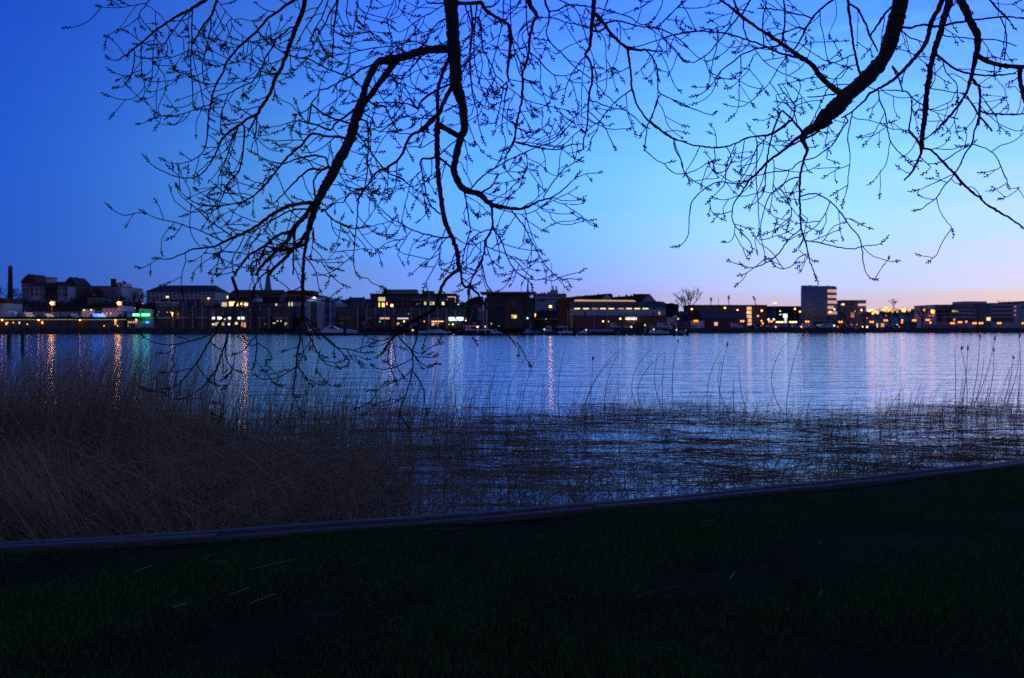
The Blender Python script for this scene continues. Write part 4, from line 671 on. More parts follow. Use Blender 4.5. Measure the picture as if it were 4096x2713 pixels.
prof([(1858, 1322), (1862, 1310), (1876, 1309), (1884, 1318), (1960, 1317), (1985, 1322)], Y, Y+.7, Y+3.4, GRP, 'cabin', o)
MB().tube([(PX(1934, Y), Y+2, PZ(1322, Y)), (PX(1937, Y), Y+2, PZ(1200, Y))], [.26, .2], 7).build('mast', mat('mast_wood', (.25, .15, .06), .6), o); MB().tube([(PX(1946, Y), Y+2.2, PZ(1318, Y)), (PX(1946, Y), Y+2.2, PZ(1212, Y))], .14, 6).build('mast', STEEL, o)
MB().tube([(PX(1937, Y), Y+2, PZ(1205, Y)), (PX(1918, Y), Y+2, PZ(1305, Y))], .04, 4).tube([(PX(1898, Y), Y+2, PZ(1216, Y)), (PX(1872, Y), Y+2, PZ(1304, Y))], .07, 4).build('rigging', MET, o)
MB().box(PX(1889, Y), PX(1905, Y), Y+1.5, Y+2, PZ(1297, Y), PZ(1291, Y)).tube([(PX(1897, Y), Y+1.8, PZ(1304, Y)), (PX(1897, Y), Y+1.8, PZ(1297, Y))], .08, 5).build('radar', MET, o)
def cabinboat(px0, px1, bow, Y, top, cab, win, lab, m=GRP, extra=None, wid=2.8):
    o = root('motor_boat', (PX((px0+px1)/2, Y), Y+1.3, 0), lab, 'boat'); hull(px0, px1, bow, Y, top, m, wid, par=o); prof(cab, Y, Y+.4, Y+wid-.4, GRP, 'cabin', o)
    for w in win: prof(w, Y, Y+.3, Y+wid-.3, BWIN, 'cabin_window', o, .02)
    MB().tube([(PX(px0+2, Y), Y+.25, PZ(top-3.5, Y)), (PX(px1-6, Y), Y+.25, PZ(top-3.5, Y))], .035, 4).build('rail', STEEL, o); return o
cabinboat(1960, 2008, 1, 234, 1330, [(1963, 1330), (1963, 1319), (1984, 1318), (1990, 1329), (2000, 1330)], [[(1972, 1325), (1973, 1320), (1982, 1319.5), (1987, 1325)]], 'small white cabin boat ahead of the dark blue cutter')
cabinboat(2598, 2682, 1, 235, 1329, [(2604, 1329), (2606, 1319), (2622, 1317), (2632, 1311), (2650, 1322), (2672, 1327)], [[(2608, 1322), (2609, 1314), (2616, 1312), (2617, 1322)], [(2621, 1322), (2624, 1312), (2630, 1311), (2644, 1320)]], 'big white motor cruiser with raked windscreen near the right end of the pontoon')
cabinboat(2312, 2352, -1, 235, 1331, [(2318, 1331), (2328, 1326), (2340, 1320), (2348, 1325), (2349, 1331)], [[(2332, 1327), (2340, 1322), (2344, 1325)]], 'small white cabin boat under a yellow ball light')
cabinboat(2094, 2160, 1, 240, 1328, [(2100, 1328), (2108, 1317), (2122, 1318), (2126, 1328)], [[(2109, 1323), (2112, 1319), (2120, 1319), (2122, 1323)]], 'grey fishing boat in front of the quay by the hotel', mat('boat_grey', (.16, .2, .26), .5))
cabinboat(2178, 2226, -1, 240, 1326, [(2182, 1326), (2184, 1310), (2195, 1303), (2205, 1306), (2208, 1326)], [[(2186, 1316), (2188, 1309), (2200, 1308), (2203, 1316)]], 'dark work boat with tall wheelhouse beside a yellow ball light', NAVY)
Y = 242; o = root('barge', (PX(2417, Y), Y+2, 0), 'long low white-topped barge with a row of small windows', 'boat'); hull(2352, 2482, 1, Y, 1326, NAVY, 4, par=o); MB().box(PX(2360, Y), PX(2456, Y), Y+.7, Y+3.3, PZ(1327, Y), PZ(1319, Y)).build('deckhouse', GRP, o)
for k in range(9): MB().box(PX(2365+k*10, Y), PX(2370+k*10, Y), Y+.62, Y+.7, PZ(1324, Y), PZ(1321, Y)).build('window', BWIN, o)
# cars
CARM = [mat('car_white', (.5, .5, .52), .3), mat('car_blue', (.04, .07, .2), .3), mat('car_dark', (.03, .03, .04), .3), mat('car_red', (.16, .02, .02), .3), mat('car_silver', (.3, .3, .33), .3)]
HL = em('headlight', (1, .75, .35), 2.4); HO = em('headlight_orange', (1, .4, .08), 2); TL = em('tail_light', (1, .06, .03), 1.4)
def car(px, Y, L, m, lab, kind='car', light=None, face=1, zc=1.9):
    x = PX(px, Y); h = 1.42 if kind == 'car' else 2.3; o = root('parked_car' if kind == 'car' else 'parked_van', (x, Y+.9, zc), lab, kind, 'vehicles parked on the quay')
    if kind == 'car': pr = [(-.5, .28), (-.5, .72), (-.46, .86), (-.34, .92), (-.2, 1.38), (.12, 1.42), (.28, .95), (.46, .82), (.5, .6), (.5, .28)]; gl = [(-.29, .93), (-.18, 1.33), (.11, 1.36), (.23, .95)]
    else: pr = [(-.5, .3), (-.5, 2.15), (-.46, 2.28), (.2, 2.25), (.36, 1.3), (.48, 1.1), (.5, .3)]; gl = [(.05, 1.35), (.05, 1.95), (.19, 1.95), (.31, 1.35)]
    f = lambda P_: [(x+face*a*L, zc+b) for a, b in P_]
    MB().prism(f(pr), Y, Y+1.75).build('body', m, o); MB().prism(f(gl), Y-.02, Y+1.77).build('window', BWIN, o)
    for sx_ in (-.31, .31):
        for yy in (Y-.03, Y+1.6): MB().tube([(x+sx_*L, yy, zc+.31), (x+sx_*L, yy+.2, zc+.31)], .31, 12).build('wheel', BLK, o)
    if light: MB().ball((x+face*.49*L, Y+.1, zc+.62), .42 if light is not TL else .34).build('headlight' if light is not TL else 'tail_light', light, o)
car(2245, 318, 4.2, CARM[0], 'pale car parked left of the small sailing boat mast'); car(2363, 322, 4.3, CARM[1], 'dark blue car parked at the left before the brick warehouse base'); car(2476, 322, 4.2, CARM[4], 'silver car parked under the peach wall lamps'); car(2508, 322, 4.0, CARM[0], 'white car parked beneath the neon letters')
car(2548, 321, 4.6, CARM[3], 'dark red people carrier under the white neon letters', 'van', em('hl_w', (1, .95, .8), .9), -1); car(2455, 318, 3.0, CARM[0], 'white upright box van before the peach wall lamps', 'van')
car(2610, 321, 4.2, CARM[4], 'silver car parked right of the dark red one'); car(2655, 321, 5.2, CARM[0], 'long white van with dark side parked near the right end of the brick base', 'van')
LB = ['dark', 'silver', 'blue', 'white', 'red']
rowc = [(2950, 5, 'white transporter left of the amber staircase', 'van', 0, None, 1), (3008, 4.2, 'car with orange headlight nearest the amber staircase', 'car', 2, HO, 1), (3032, 4.2, 'dim red car in the row under the small orange globe lamps', 'car', 3, None, 1), (3062, 4.4, 'dark car in the row left of the white globe lamps', 'car', 2, HL, -1),
        (3084, 4.3, 'silver car under the white globe lamps', 'car', 4, HO, 1), (3106, 4.6, 'pale estate car left of the totem sign', 'car', 4, None, 1), (3132, 4.3, 'blue car at the foot of the totem sign', 'car', 1, None, 1), (3157, 4.3, 'dark car right of the totem sign', 'car', 2, None, -1), (3186, 4.4, 'car with orange lights under the right lit canopy', 'car', 4, HO, 1),
        (3225, 5.2, 'white minibus at the foot of the round tower', 'van', 0, None, -1), (3245, 4.2, 'pale car before the upright poster board', 'car', 0, None, -1), (3262, 3.9, 'bright blue small car beside the lime green banner', 'car', 1, None, 1), (3308, 5.6, 'peach-lit white van left of the low white ball lamp', 'van', 0, None, -1), (3345, 4.2, 'blue-grey car beneath the low white ball lamp', 'car', 1, None, 1),
        (3372, 4.6, 'dark red car behind the white ball lamp', 'car', 3, TL, -1), (3402, 4.6, 'pale car with red signal above it, left of pair', 'car', 4, HO, 1), (3430, 4.6, 'silver car under the right red signal', 'car', 4, None, 1), (3468, 4.3, 'car with twin cream headlights left of the kiosk', 'car', 2, HL, -1), (3488, 4.3, 'dark car between the headlights and the kiosk', 'car', 1, HL, -1),
        (3556, 4.3, 'car with bright orange light right of the kiosk', 'car', 2, HO, 1), (3578, 4.3, 'car with red tail lights under the green signal', 'car', 3, TL, 1), (3592, 4.3, 'second car with red tail light right of the green signal', 'car', 2, TL, -1)]
for k, (px, L, lab, kd, ci, lt, fc) in enumerate(rowc): car(px, YQ(px)+4+(k % 2)*3.2, L, CARM[ci], lab, kd, lt, fc)
for k, (p0, p1, t) in enumerate(((3712, 3770, 1300), (3772, 3826, 1298), (3832, 3870, 1302))):
    b = B('container', 'pinkish flat container on the right quay, %s from the left' % ordn[k], p0, p1, 362, 3, t, mat('container_pink', (.28, .17, .19), .7), cat='container'); b.wins(range(p0+6, p1-4, 9), t+3, t+10, 1.2, GREY, 'rib')
# parasols before the arched sign
for px, r, c_, lab in ((1366, 13, (.55, .28, .14), 'orange-lit open parasol below the arched sign'), (1455, 15, (.30, .22, .24), 'rose-grey open parasol left of the red shop sign'), (1480, 12, (.05, .13, .12), 'dark green open parasol beside the rose-grey one')):
    Y = 309; x = PX(px, Y); o = root('parasol', (x, Y, 1.9), lab, 'parasol', 'parasols before the right mall wing'); MB().tube([(x, Y, 1.9), (x, Y, PZ(1289, Y))], .05, 5).build('pole', STEEL, o)
    MB().tube([(x, Y, PZ(1295, Y)), (x, Y, PZ(1288, Y))], [r/F*Y, .05], 8).build('canopy', mat('parasol%d' % px, c_, .8), o)
# bare trees in the town
def town_tree(seed, H, spread, lean=0):
    r = random.Random(seed); tb = MB(); cb = MB()
    def grow(p, d, L, rad, lv):
        q = p+d*L; mid = (p+q)/2+np.array([r.uniform(-.04, .04), r.uniform(-.04, .04), 0])*L
        (tb if lv < 1 else cb).tube([p, mid, q], [rad, rad*.85, rad*.7], 5 if lv < 2 else 3, cap=False)
        if lv >= 5: return
        for k in range(3 if lv < 4 else 2):
            a = r.uniform(0, 6.28); sp = r.uniform(.35, .75)*spread
            dd = d+np.array([math.cos(a)*sp, math.sin(a)*sp, .12]); dd /= np.linalg.norm(dd); grow(q, dd, L*r.uniform(.62, .86), rad*.66, lv+1)
    grow(np.array([0, 0, -.5]), np.array([lean, 0, 1.]), H*.27, H*.028, 0)
    return tb, cb
TB = mat('town_bark', (.03, .024, .022), .9); CB = mat('town_twigs', (.035, .026, .024), .9)
protos = []
def place_tree(k, x, Y, H, lab, grp, zg=None):
    zg = float(terr(x, Y)) if zg is None else zg
    if protos[k] is None: pass
    src = protos[k]
    if src[1]:
        o = src[0]; src[1] = False; o.location = (x, Y, zg); o['label'] = lab; ORG[o.name] = np.array([x, Y, zg])
    else:
        o = copy_tree(src[0], (0, 0, 0), lab); o.location = (x, Y, zg)
    o.scale = (H/10,)*3; o.rotation_euler = (0, 0, rnd.uniform(0, 6.28))
    if grp: o['group'] = grp
    elif 'group' in o: del o['group']
for k in range(4):
    o = root('bare_tree', (0, 0, 0), 'x', 'tree'); tb, cb = town_tree(40+k, 10, (1.0, 1.2, .85, 1.1)[k]); tb.build('trunk', TB, o); cb.build('crown', CB, o); protos.append([o, True])
GH = 'bare trees on the wooded left hillside'
for k in range(120):
    px = rnd.uniform(-30, 650) if k < 108 else rnd.uniform(840, 1000); Y = rnd.uniform(330, 398); x = PX(px, Y)
    place_tree(k % 4, x, Y, rnd.uniform(8, 12.5), 'dark bare tree in the wooded slope of the left hill', GH)
for px, Y, H, lab in ((15, 440, 17, 'bare tree left of the brick factory chimney'), (60, 425, 15, 'bare tree between factory chimney and first gabled house'), (540, 440, 15, 'bare tree right of the house with crenellated parapet'), (565, 430, 12, 'bare tree just left of the white villa')): place_tree(1, PX(px, Y), Y, H, lab, None)
place_tree(0, PX(2748, 392), 392, 23, 'large spreading bare tree standing clear against the sky right of the warehouse', None)
place_tree(2, PX(2690, 420), 420, 11, 'smaller faint bare tree left of the large spreading one', None)
place_tree(3, PX(4028, 450), 450, 19.5, 'bare rounded treetop showing above the office nearest the right edge', None)
place_tree(1, PX(3575, 640), 640, 11, 'bare round treetop on the skyline above the right lamp cluster', None, 16)
for px, H in ((3140, 10), (3175, 9), (3505, 11), (3545, 12), (3610, 10), (3655, 11), (3700, 12), (3475, 8)): place_tree(rnd.randrange(4), PX(px, 620), 620, H*.75, 'small bare tree on the distant right-hand skyline', 'bare trees on the distant right skyline')
for px, H in ((3390, 10), (3530, 11), (3600, 12), (3640, 11), (3690, 12), (3760, 12), (3800, 13), (3560, 10), (3460, 10)): place_tree(rnd.randrange(4), PX(px, YQ(px)+14), YQ(px)+14, H, 'dark bare tree along the right quay road under the lamps', 'bare trees on the right quay')
for px, H in ((2728, 9), (2700, 8), (1312, 7.5), (1322, 6), (722, 6)): place_tree(rnd.randrange(4), PX(px, YQ(px)+9), YQ(px)+9, H, {2728: 'bare tree lit orange below the large spreading tree', 2700: 'bare tree behind the small white hut', 1312: 'small dark tree before the exhibition hall', 1322: 'second small dark tree before the exhibition hall', 722: 'small tree by the second brick pier of the left mall wing'}[px], None)
# distant wooded ridge
v = []; xs = np.linspace(-420, 620, 260)
for x in xs:
    h = 17.5+1.6*math.sin(x*.021)+.9*math.sin(x*.083)+rnd.uniform(-.5, .9)
    h = h-5*float(sst(0, 1, (abs(x+60)-150)/-100)) if -210 < x < 90 else h
    v += [(x, 780+rnd.uniform(-3, 3), 8), (x, 784, h), (x, 800, 8)]
f = [(3*i, 3*i+3, 3*i+4, 3*i+1) for i in range(259)]+[(3*i+1, 3*i+4, 3*i+5, 3*i+2) for i in range(259)]
tag(MB().add(v, f).build('woods', mat('woods', (.025, .022, .02), .95, .4, .2)), 'dark wooded ridge closing the far skyline', 'woods', kind='stuff')
# ---------------- hanging branches of the two bare trees: each entry is crop ; widths ; points
CR = {'1': (350, 0, .338), '2': (1100, 0, .338), '3': (1850, 0, .3827), '4': (2650, 0, .3189), '5': (3346, 0, .3189), '6': (500, 500, .3827),
      '7': (1300, 500, .4464), '8': (2600, 400, .4656), '9': (3500, 400, .3571), 'a': (500, 1150, .528), 'b': (1480, 1030, .236), 'c': (1900, 1030, .236), '0': (0, 0, 1)}
BR = """
2;160,160,150,145,140,140,95,80;2080,-150 2080,0 2100,300 2120,600 2140,900 2140,1000 2220,1250 2240,1568
7;66,62,60,56,56,54,50,40,30,22,15,10,7,5;1250,-20 1230,80 1180,250 1155,400 1190,500 1250,580 1380,620 1470,700 1600,740 1780,750 1900,690 2050,640 2180,540 2290,420
2;90,100,90,92,98,86,76,70,76,105,108,110;2090,590 1900,580 1700,620 1500,680 1330,710 1220,740 1140,860 1080,1000 1040,1150 990,1300 940,1450 900,1568
2;90,78,64,62,70,85;1450,700 1350,830 1240,980 1130,1130 1040,1250 980,1400
6;100,100,105,100,84,76,66,52,42,30,28,30,28;2400,0 2330,200 2230,380 2150,550 2060,700 2000,830 1960,960 1920,1080 1900,1200 1880,1300 1870,1400 1862,1500 1860,1568
6;36,36,35,35,30,28,28,25,20,16,14,12,10,8,5;2000,800 1900,815 1750,835 1600,900 1480,980 1350,1075 1200,1150 1100,1190 1000,1240 900,1280 800,1290 700,1300 600,1350 450,1400 300,1390
6;16,15,14,12,11,8;1950,880 1830,880 1720,900 1600,960 1450,1050 1300,1130
6;45,45,42,36,24,22,20,18,16,14,10;1960,830 1900,930 1800,1040 1720,1120 1600,1150 1500,1230 1400,1300 1300,1360 1200,1480 1150,1568 1120,1600
6;30,34,40,40,36,34,30,24;1920,950 1850,990 1780,1070 1720,1180 1640,1260 1540,1360 1450,1450 1370,1568
6;40,36,34,32,30,26;1900,1120 1850,1200 1760,1300 1660,1400 1560,1500 1500,1568
6;30,28,28,28,16,14,10;1900,1240 1800,1270 1700,1300 1600,1310 1500,1270 1420,1290 1320,1350
6;30,25,22,22,20,20,20,18,16,14,12,10,9,8,7,6,4;2330,160 2250,125 2100,120 1950,95 1850,210 1750,290 1650,390 1560,510 1450,640 1350,740 1240,800 1100,830 950,850 800,840 700,790 600,720 540,620
6;30,24,20,16,13,11,9;2130,440 2050,470 1950,460 1850,520 1750,620 1650,730 1550,830
6;18,16,16,18;2060,470 1980,560 1980,700 1990,800
6;16,18,16,14,12,8,6;2100,340 2000,320 1850,340 1700,390 1600,400 1450,350 1300,270
6;16,14,14,14,12,10,8,7,6;1250,20 1240,200 1220,380 1180,500 1080,600 1030,720 970,850 870,930 780,880
6;22,18,18,14,13,11,10,9,9,8,7,6,4;1190,0 1100,60 1020,140 980,220 940,320 870,430 790,520 680,555 560,545 450,510 350,460 260,400 195,325
6;14,12,10,8,7,5,4,3;870,0 860,120 840,230 790,310 700,370 600,400 480,400 370,345
6;14,12,11,9,7,6,5;1190,20 1130,150 1080,280 1040,400 980,540 960,640 880,700
6;14,12,10,9,8,7,6,4;1040,1220 950,1180 800,1110 650,1060 500,1010 380,990 270,950 170,890
6;13,12,11,9,7,5,4;1130,1170 1000,1080 880,1000 760,890 640,790 570,720 530,620
6;6,6,6,6;960,850 1000,950 1080,1060 1170,1150
6;10,9,8,7,6;1250,1160 1190,1280 1130,1380 1120,1480 1150,1568
6;9,8,7,5;1430,1080 1380,1180 1310,1270 1290,1400
6;8,7,7,6;2070,870 2120,940 2200,1010 2350,1070
6;6,5,4,3;1880,1410 2000,1405 2120,1410 2270,1380
6;5,4,3;2120,1410 2200,1310 2245,1240
6;16,15,14;1770,1100 1760,1300 1760,1568
6;9,7,5;1970,1080 1960,1250 1940,1400
6;16,15,14,14;1500,1230 1400,1400 1320,1450 1320,1568
6;9,8,7;1010,1290 980,1400 950,1568
6;7,7,6,5,4;1340,750 1250,720 1100,715 960,720 850,740
6;16,14,12,9,7;1560,1500 1450,1560 1380,1640 1330,1760 1320,1850
1;40,38,32,26,22,22,18,16,14,14,11,8,7,4;1420,-40 1380,10 1240,100 1100,170 1000,230 880,310 780,380 680,470 600,540 520,600 440,660 370,710 290,715 215,660
1;16,13,13,13,14,12,11,9,8,5;1240,110 1235,300 1235,500 1230,620 1220,700 1225,850 1240,960 1245,1100 1250,1220 1290,1300
1;12,11,10,8,7,6,5;1200,130 1100,250 1010,380 930,490 870,550 780,575 700,590
1;30,28,24,18,16,14;1540,-20 1500,90 1460,200 1380,290 1300,420 1240,530
1;16,13,12,12,10,9,8,7,5,4;1460,200 1460,330 1430,450 1400,600 1370,720 1365,850 1380,980 1430,1090 1500,1160 1580,1190
1;34,30,30,28,26,22,24,22,22,20,18,20,18,18,15,14,13;2620,-90 2400,30 2330,80 2250,140 2140,210 2040,330 1950,420 1830,520 1720,640 1640,750 1600,870 1540,960 1500,1060 1470,1170 1450,1290 1430,1400 1420,1568
1;20,16,16,16,14,16,16,14,12,12,12,10,10,10,10,9,8,8,7,6,5,5,3;2470,340 2400,330 2330,390 2230,470 2180,570 2110,680 2070,790 2000,900 1940,980 1850,1010 1740,1070 1660,1110 1560,1130 1480,1190 1440,1240 1350,1270 1250,1310 1150,1340 1050,1370 950,1385 870,1370 800,1330 770,1315
1;54,50,50,46,44,40,38,38,36,36,34,34,28,26,22,18,14;2590,-60 2560,80 2500,250 2440,400 2380,570 2310,760 2280,830 2220,930 2180,1060 2120,1180 2050,1280 2010,1350 1900,1400 1800,1480 1700,1550 1640,1600 1560,1700
1;18,16,14;2010,1350 1960,1450 1900,1568
1;14,13,13;2010,1370 1990,1568 1960,1650
1;7,6,6,5,5,4;1230,850 1150,910 1050,940 900,965 750,965 680,935
1;8,7,6,5,4;1230,580 1130,630 1000,680 900,700 780,745
1;9,8,8,7,7,6,5,4;2200,870 2050,900 1900,940 1750,985 1600,990 1400,990 1280,960 1210,900
1;8,7,6;2150,260 2170,400 2180,500
1;10,9,9,8,7,7,6;2040,400 2030,500 1960,600 1850,690 1700,750 1500,780 1390,760
1;11,11,12,14,14,14,14,14,14,14,14,14,14;2040,400 2150,510 2250,580 2330,625 2460,680 2610,700 2730,760 2870,830 3060,900 3170,960 3250,1040 3270,1060 3280,1080
1;9,9,8,7,6,4;740,-10 690,60 620,150 610,230 640,320 670,350
1;7,6,5,3;600,210 520,280 430,330 340,380
1;6,6,5,5,3;700,40 560,60 400,90 230,90 100,60
1;6,6,5,4;720,70 850,170 930,270 1000,370
1;9,8,8,7,6,5,4;830,340 800,450 780,600 770,700 770,850 750,960 720,1030
1;9,9,8,7,6,5,4;640,500 635,650 645,850 670,980 680,1080 640,1190 580,1200
1;10,10,9,8,6,4;560,600 550,750 520,870 470,960 410,1030 300,1035
1;8,8,8,8,8,7,6;1240,600 1270,780 1310,930 1350,1100 1380,1250 1430,1380 1500,1440
1;8,7,5;1550,20 1690,200 1820,300
1;6,6,6,6,5;1690,220 1740,340 1830,420 1950,500 2080,580
1;7,6,6,5,4,3;1690,220 1600,360 1520,450 1440,500 1280,500 1200,500
1;11,10,9,9;1670,1110 1620,1240 1580,1350 1580,1568
1;6,6,5,5,5,4;1150,1340 1090,1430 1020,1470 900,1475 820,1420 790,1370
2;22,18,14,12,8;745,-5 730,100 700,300 690,500 670,830
2;16,15,14,13,12,10,8;730,30 640,170 590,290 520,400 450,560 370,700 270,800
2;12,11,10,8;630,-5 560,200 480,340 420,470
2;12,11,10,9,8;570,-5 450,200 370,310 310,430 260,510
2;10,10,9,8,7,6;975,-5 960,200 930,350 890,560 870,700 840,900
2;8,7,6;860,-5 850,180 900,350
2;10,10,10,8,6,5,4;2010,50 1850,150 1720,220 1600,310 1470,380 1370,310 1330,260
2;16,14,12,11,10;2000,230 1900,300 1830,400 1760,520 1720,570
2;8,6,4;2010,300 1850,390 1750,430
2;12,12,11,11,10,9,8,7,5;1800,550 1700,500 1600,490 1450,540 1250,560 1050,590 870,630 700,660 550,700
2;8,8,7,7,6,5;1600,500 1400,520 1200,460 1150,400 1050,320 970,240
2;6,5,4;1200,480 1000,490 850,520
2;6,6,5,4;1410,-5 1370,100 1310,220 1260,280
2;7,7,7,7;1430,70 1540,150 1650,190 1720,190
2;6,6,5,4;1720,220 1660,330 1620,440 1560,480
2;18,18,16,16,14,13,13,12,12;1190,760 1040,810 950,870 850,930 750,980 630,1040 530,1070 510,1130 450,1200
2;14,12,10,7;440,1200 400,1280 320,1340 210,1370
2;18,18,20,20,22,22;430,1230 520,1310 630,1380 750,1420 850,1450 910,1490
2;26,24,20,18,22,18,14,12,8;940,1290 850,1370 770,1420 700,1480 660,1540 500,1480 350,1450 260,1430 180,1568
2;18,15,12,9;1720,680 1640,780 1540,880 1500,950
2;20,20,20,16,15,12;1150,1230 1210,1250 1300,1260 1340,1350 1390,1440 1460,1568
2;14,14,14,12;1060,1350 1150,1410 1120,1520 1110,1568
2;40,38,36,36,38,50;2060,680 1990,850 1940,1000 1920,1100 1925,1300 1930,1568
2;50,50,45,40;2090,1030 2040,1130 1990,1230 1950,1340
2;22,22,24,22,20,24;2070,1000 1950,1050 1850,1110 1750,1180 1710,1240 1690,1290
2;18,16,14,11,8;1690,1290 1620,1250 1560,1230 1350,1215 1160,1225
2;14,14,12,10,8;1690,1290 1640,1230 1570,1170 1480,1280 1400,1400
2;30,28,26,22;1900,1370 1820,1450 1730,1530 1680,1568
2;12,11,10,10,10,10;1840,1410 1700,1395 1550,1385 1450,1420 1350,1490 1230,1568
2;24,20,18,16,14,12,10;2330,200 2340,370 2310,540 2310,800 2320,950 2340,1080 2380,1150
2;9,8,7;2190,610 2290,540 2320,430
2;12,10,9;2200,800 2290,700 2360,640
2;9,8,7;2200,900 2240,800 2300,700
2;8,8,7,7,6,5;2040,640 1920,730 1800,790 1650,850 1550,920 1350,940
2;7,7,7,6,5;1480,990 1560,1070 1660,1180 1760,1290 1850,1370
2;8,7,6;1390,900 1450,1030 1480,1200
2;20,18,16,10;2140,40 2000,40 1850,40 1780,10
3;34,34,44,36,34,30,30,30,28,26,20,14;-60,40 80,35 190,30 240,100 320,160 420,220 490,270 500,400 495,560 475,680 470,780 480,850
3;12,11,9,8,6;480,850 430,890 420,990 390,1120 350,1300
3;8,7,6;470,790 490,850 530,905
3;14,11,8,5;470,880 440,1050 410,1300 415,1390
3;60,50,38,34,28,26,26,24,22,22,22,22,20,20,18,14,8;690,-30 700,40 750,120 780,175 740,230 720,320 700,400 690,540 670,640 630,770 630,900 620,1040 600,1150 570,1260 550,1400 545,1480 490,1568
3;12,12,12,12;660,-10 665,150 670,260 690,370
3;22,20,20,14,12,11,11,11,11,10,8,8,7,7,6,6,6;860,-10 880,70 905,120 900,220 890,270 875,340 900,420 970,500 1040,560 1110,640 1200,720 1280,780 1370,850 1450,940 1520,1010 1600,1080 1690,1140
3;12,12,13,12,11,10,9,8,7,7;905,120 1000,105 1110,55 1250,60 1370,80 1500,105 1620,140 1750,180 1850,250 2040,300
3;9,9,8,8,7,7;1000,-5 1120,50 1190,110 1240,220 1280,350 1310,450
3;9,9,9,8,8,7;800,185 900,185 1000,205 1090,240 1200,255 1320,290
3;46,46,44,36,34,30,30,28,22,20,20,20,18,15,13,12,11,10;1370,-30 1370,60 1365,160 1350,230 1345,330 1335,420 1325,510 1280,570 1320,620 1350,700 1355,850 1330,940 1315,1050 1310,1180 1310,1280 1290,1380 1265,1470 1260,1568
3;40,40,36,30,28,26,26,24,20,14,6;1380,140 1430,190 1480,250 1540,340 1600,400 1660,460 1730,510 1820,520 1920,525 2000,530 2090,535
3;24,22,18;1350,290 1420,250 1470,235
3;18,20,18;1350,315 1430,330 1490,290
3;26,22,20,18,22,16,15,16,13,11,9;1730,510 1740,620 1755,740 1765,860 1770,930 1800,1030 1850,1140 1940,1260 2050,1350 2200,1450 2352,1480
3;14,13,12,12,12,10,10,8,7;1920,530 1980,590 2020,680 2045,800 2040,900 2050,960 2100,1000 2200,1040 2352,1110
3;8,8,8,7;2040,930 2040,1050 2000,1160 1960,1260
3;12,11,10,9,9,9,8,8,7;1770,935 1680,1000 1600,1060 1550,1120 1490,1190 1435,1270 1400,1370 1350,1450 1320,1568
3;11,10,9,9,8,8,7,7;1320,1045 1400,1070 1500,1110 1600,1135 1700,1155 1790,1220 1870,1290 1930,1330
3;9,9,8,8,7,7,7;1310,1160 1380,1220 1435,1270 1500,1350 1530,1420 1570,1500 1600,1568
3;8,8,7;1435,1270 1350,1320 1280,1390
3;10,10,9,8;1940,1280 1930,1350 1910,1480 1900,1568
3;12,11,9,8,7,6,5;1290,580 1230,650 1160,740 1110,840 1080,920 1065,1000 1040,1090
3;16,14,13,12,11,10,9,8,7;1500,240 1600,215 1700,235 1850,275 2040,295 2130,330 2220,380 2290,430 2352,490
3;8,8,8,8,8,7;2600,300 2352,345 2200,370 2080,410 1820,490 1730,500
3;11,11,10,9,8,7,5,4;720,560 780,610 850,690 910,750 980,790 1070,790 1150,765 1210,745
3;8,8,7;690,400 830,410 900,430
3;8,8,8,7,7,6;690,430 620,510 590,500 580,400 620,300 700,230
3;12,11,10,8;540,1485 640,1510 750,1530 850,1550
3;8,7,7,6,5,4;750,1530 960,1440 1060,1370 1150,1270 1200,1170 1220,1090
3;6,5,5,5,4;560,1450 650,1440 770,1390 870,1310 910,1250
3;8,7,6,5,3;640,1035 750,1075 900,1110 1080,1150 1140,1200
3;8,8,7;480,910 540,960 620,1020
3;5,5,4,4;650,1040 680,1150 750,1225 780,1230
3;14,14,14,13,12,12,12;30,60 100,300 90,470 75,620 85,800 100,950 110,1020
3;16,14,12,10,9,8,7,6;150,60 130,230 120,400 125,600 160,800 210,950 260,1050 330,1150
3;18,16,14,12,11,10,9;170,180 190,300 205,480 230,550 300,680 350,790 430,860
3;10,10,10,9;205,500 130,590 60,640 0,700
3;7,7,6;350,800 270,930 170,1120
3;11,10,9,8,8,7;430,-5 425,150 400,300 360,490 320,640 280,780
3;10,10,10,9,8,8;500,-5 500,150 510,300 540,520 600,650 620,760
3;8,8,8,7;600,-5 560,90 480,160 430,250
3;16,15,14;240,80 330,60 390,-5
3;8,8,7,6,6,6;100,990 160,1060 250,1140 330,1140 420,1210 540,1300
3;9,9,8,7;100,1000 150,1150 180,1350 230,1500
3;12,11,11;1520,-5 1480,110 1440,190
3;6,6,6,5,5;1340,520 1370,620 1390,760 1410,900 1420,1000
3;8,7,6,6,5,4;1440,340 1490,430 1500,600 1510,820 1490,950 1430,1030
3;6,6,5,3;1280,620 1250,850 1245,1050 1250,1380
3;7,7,7,6,6;2040,300 2100,390 2220,510 2300,620 2352,650
3;7,7,6,6,5;1640,220 1650,350 1640,480 1600,640 1560,740
3;8,8,7,6;2352,-5 2250,80 2140,180 2040,290
3;6,6,5;2000,-5 1880,70 1800,105
3;8,8,7,7;2090,-5 2080,60 2020,170 1940,270
4;20,26,36,32,30,34,44,40,56,56,56,60,70,90;700,-20 850,90 960,180 1080,270 1200,360 1340,440 1480,540 1600,620 1740,720 1860,800 1950,920 2050,1030 2150,1110 2260,1180
4;22,22,20;890,-20 930,100 970,180
4;20,20,20;1110,-20 1050,90 1000,180
4;14,14,13,14,14,16,16,18,18,18,22,26,26;0,480 140,440 300,405 450,390 600,400 780,420 930,460 1090,510 1260,570 1320,600 1450,660 1600,700 1740,730
4;18,16,16,15,14,14,12,12,12,10,9,8,4;1480,570 1350,590 1200,605 1080,650 970,700 880,780 780,850 700,930 650,1020 570,1110 500,1170 420,1200 350,1215
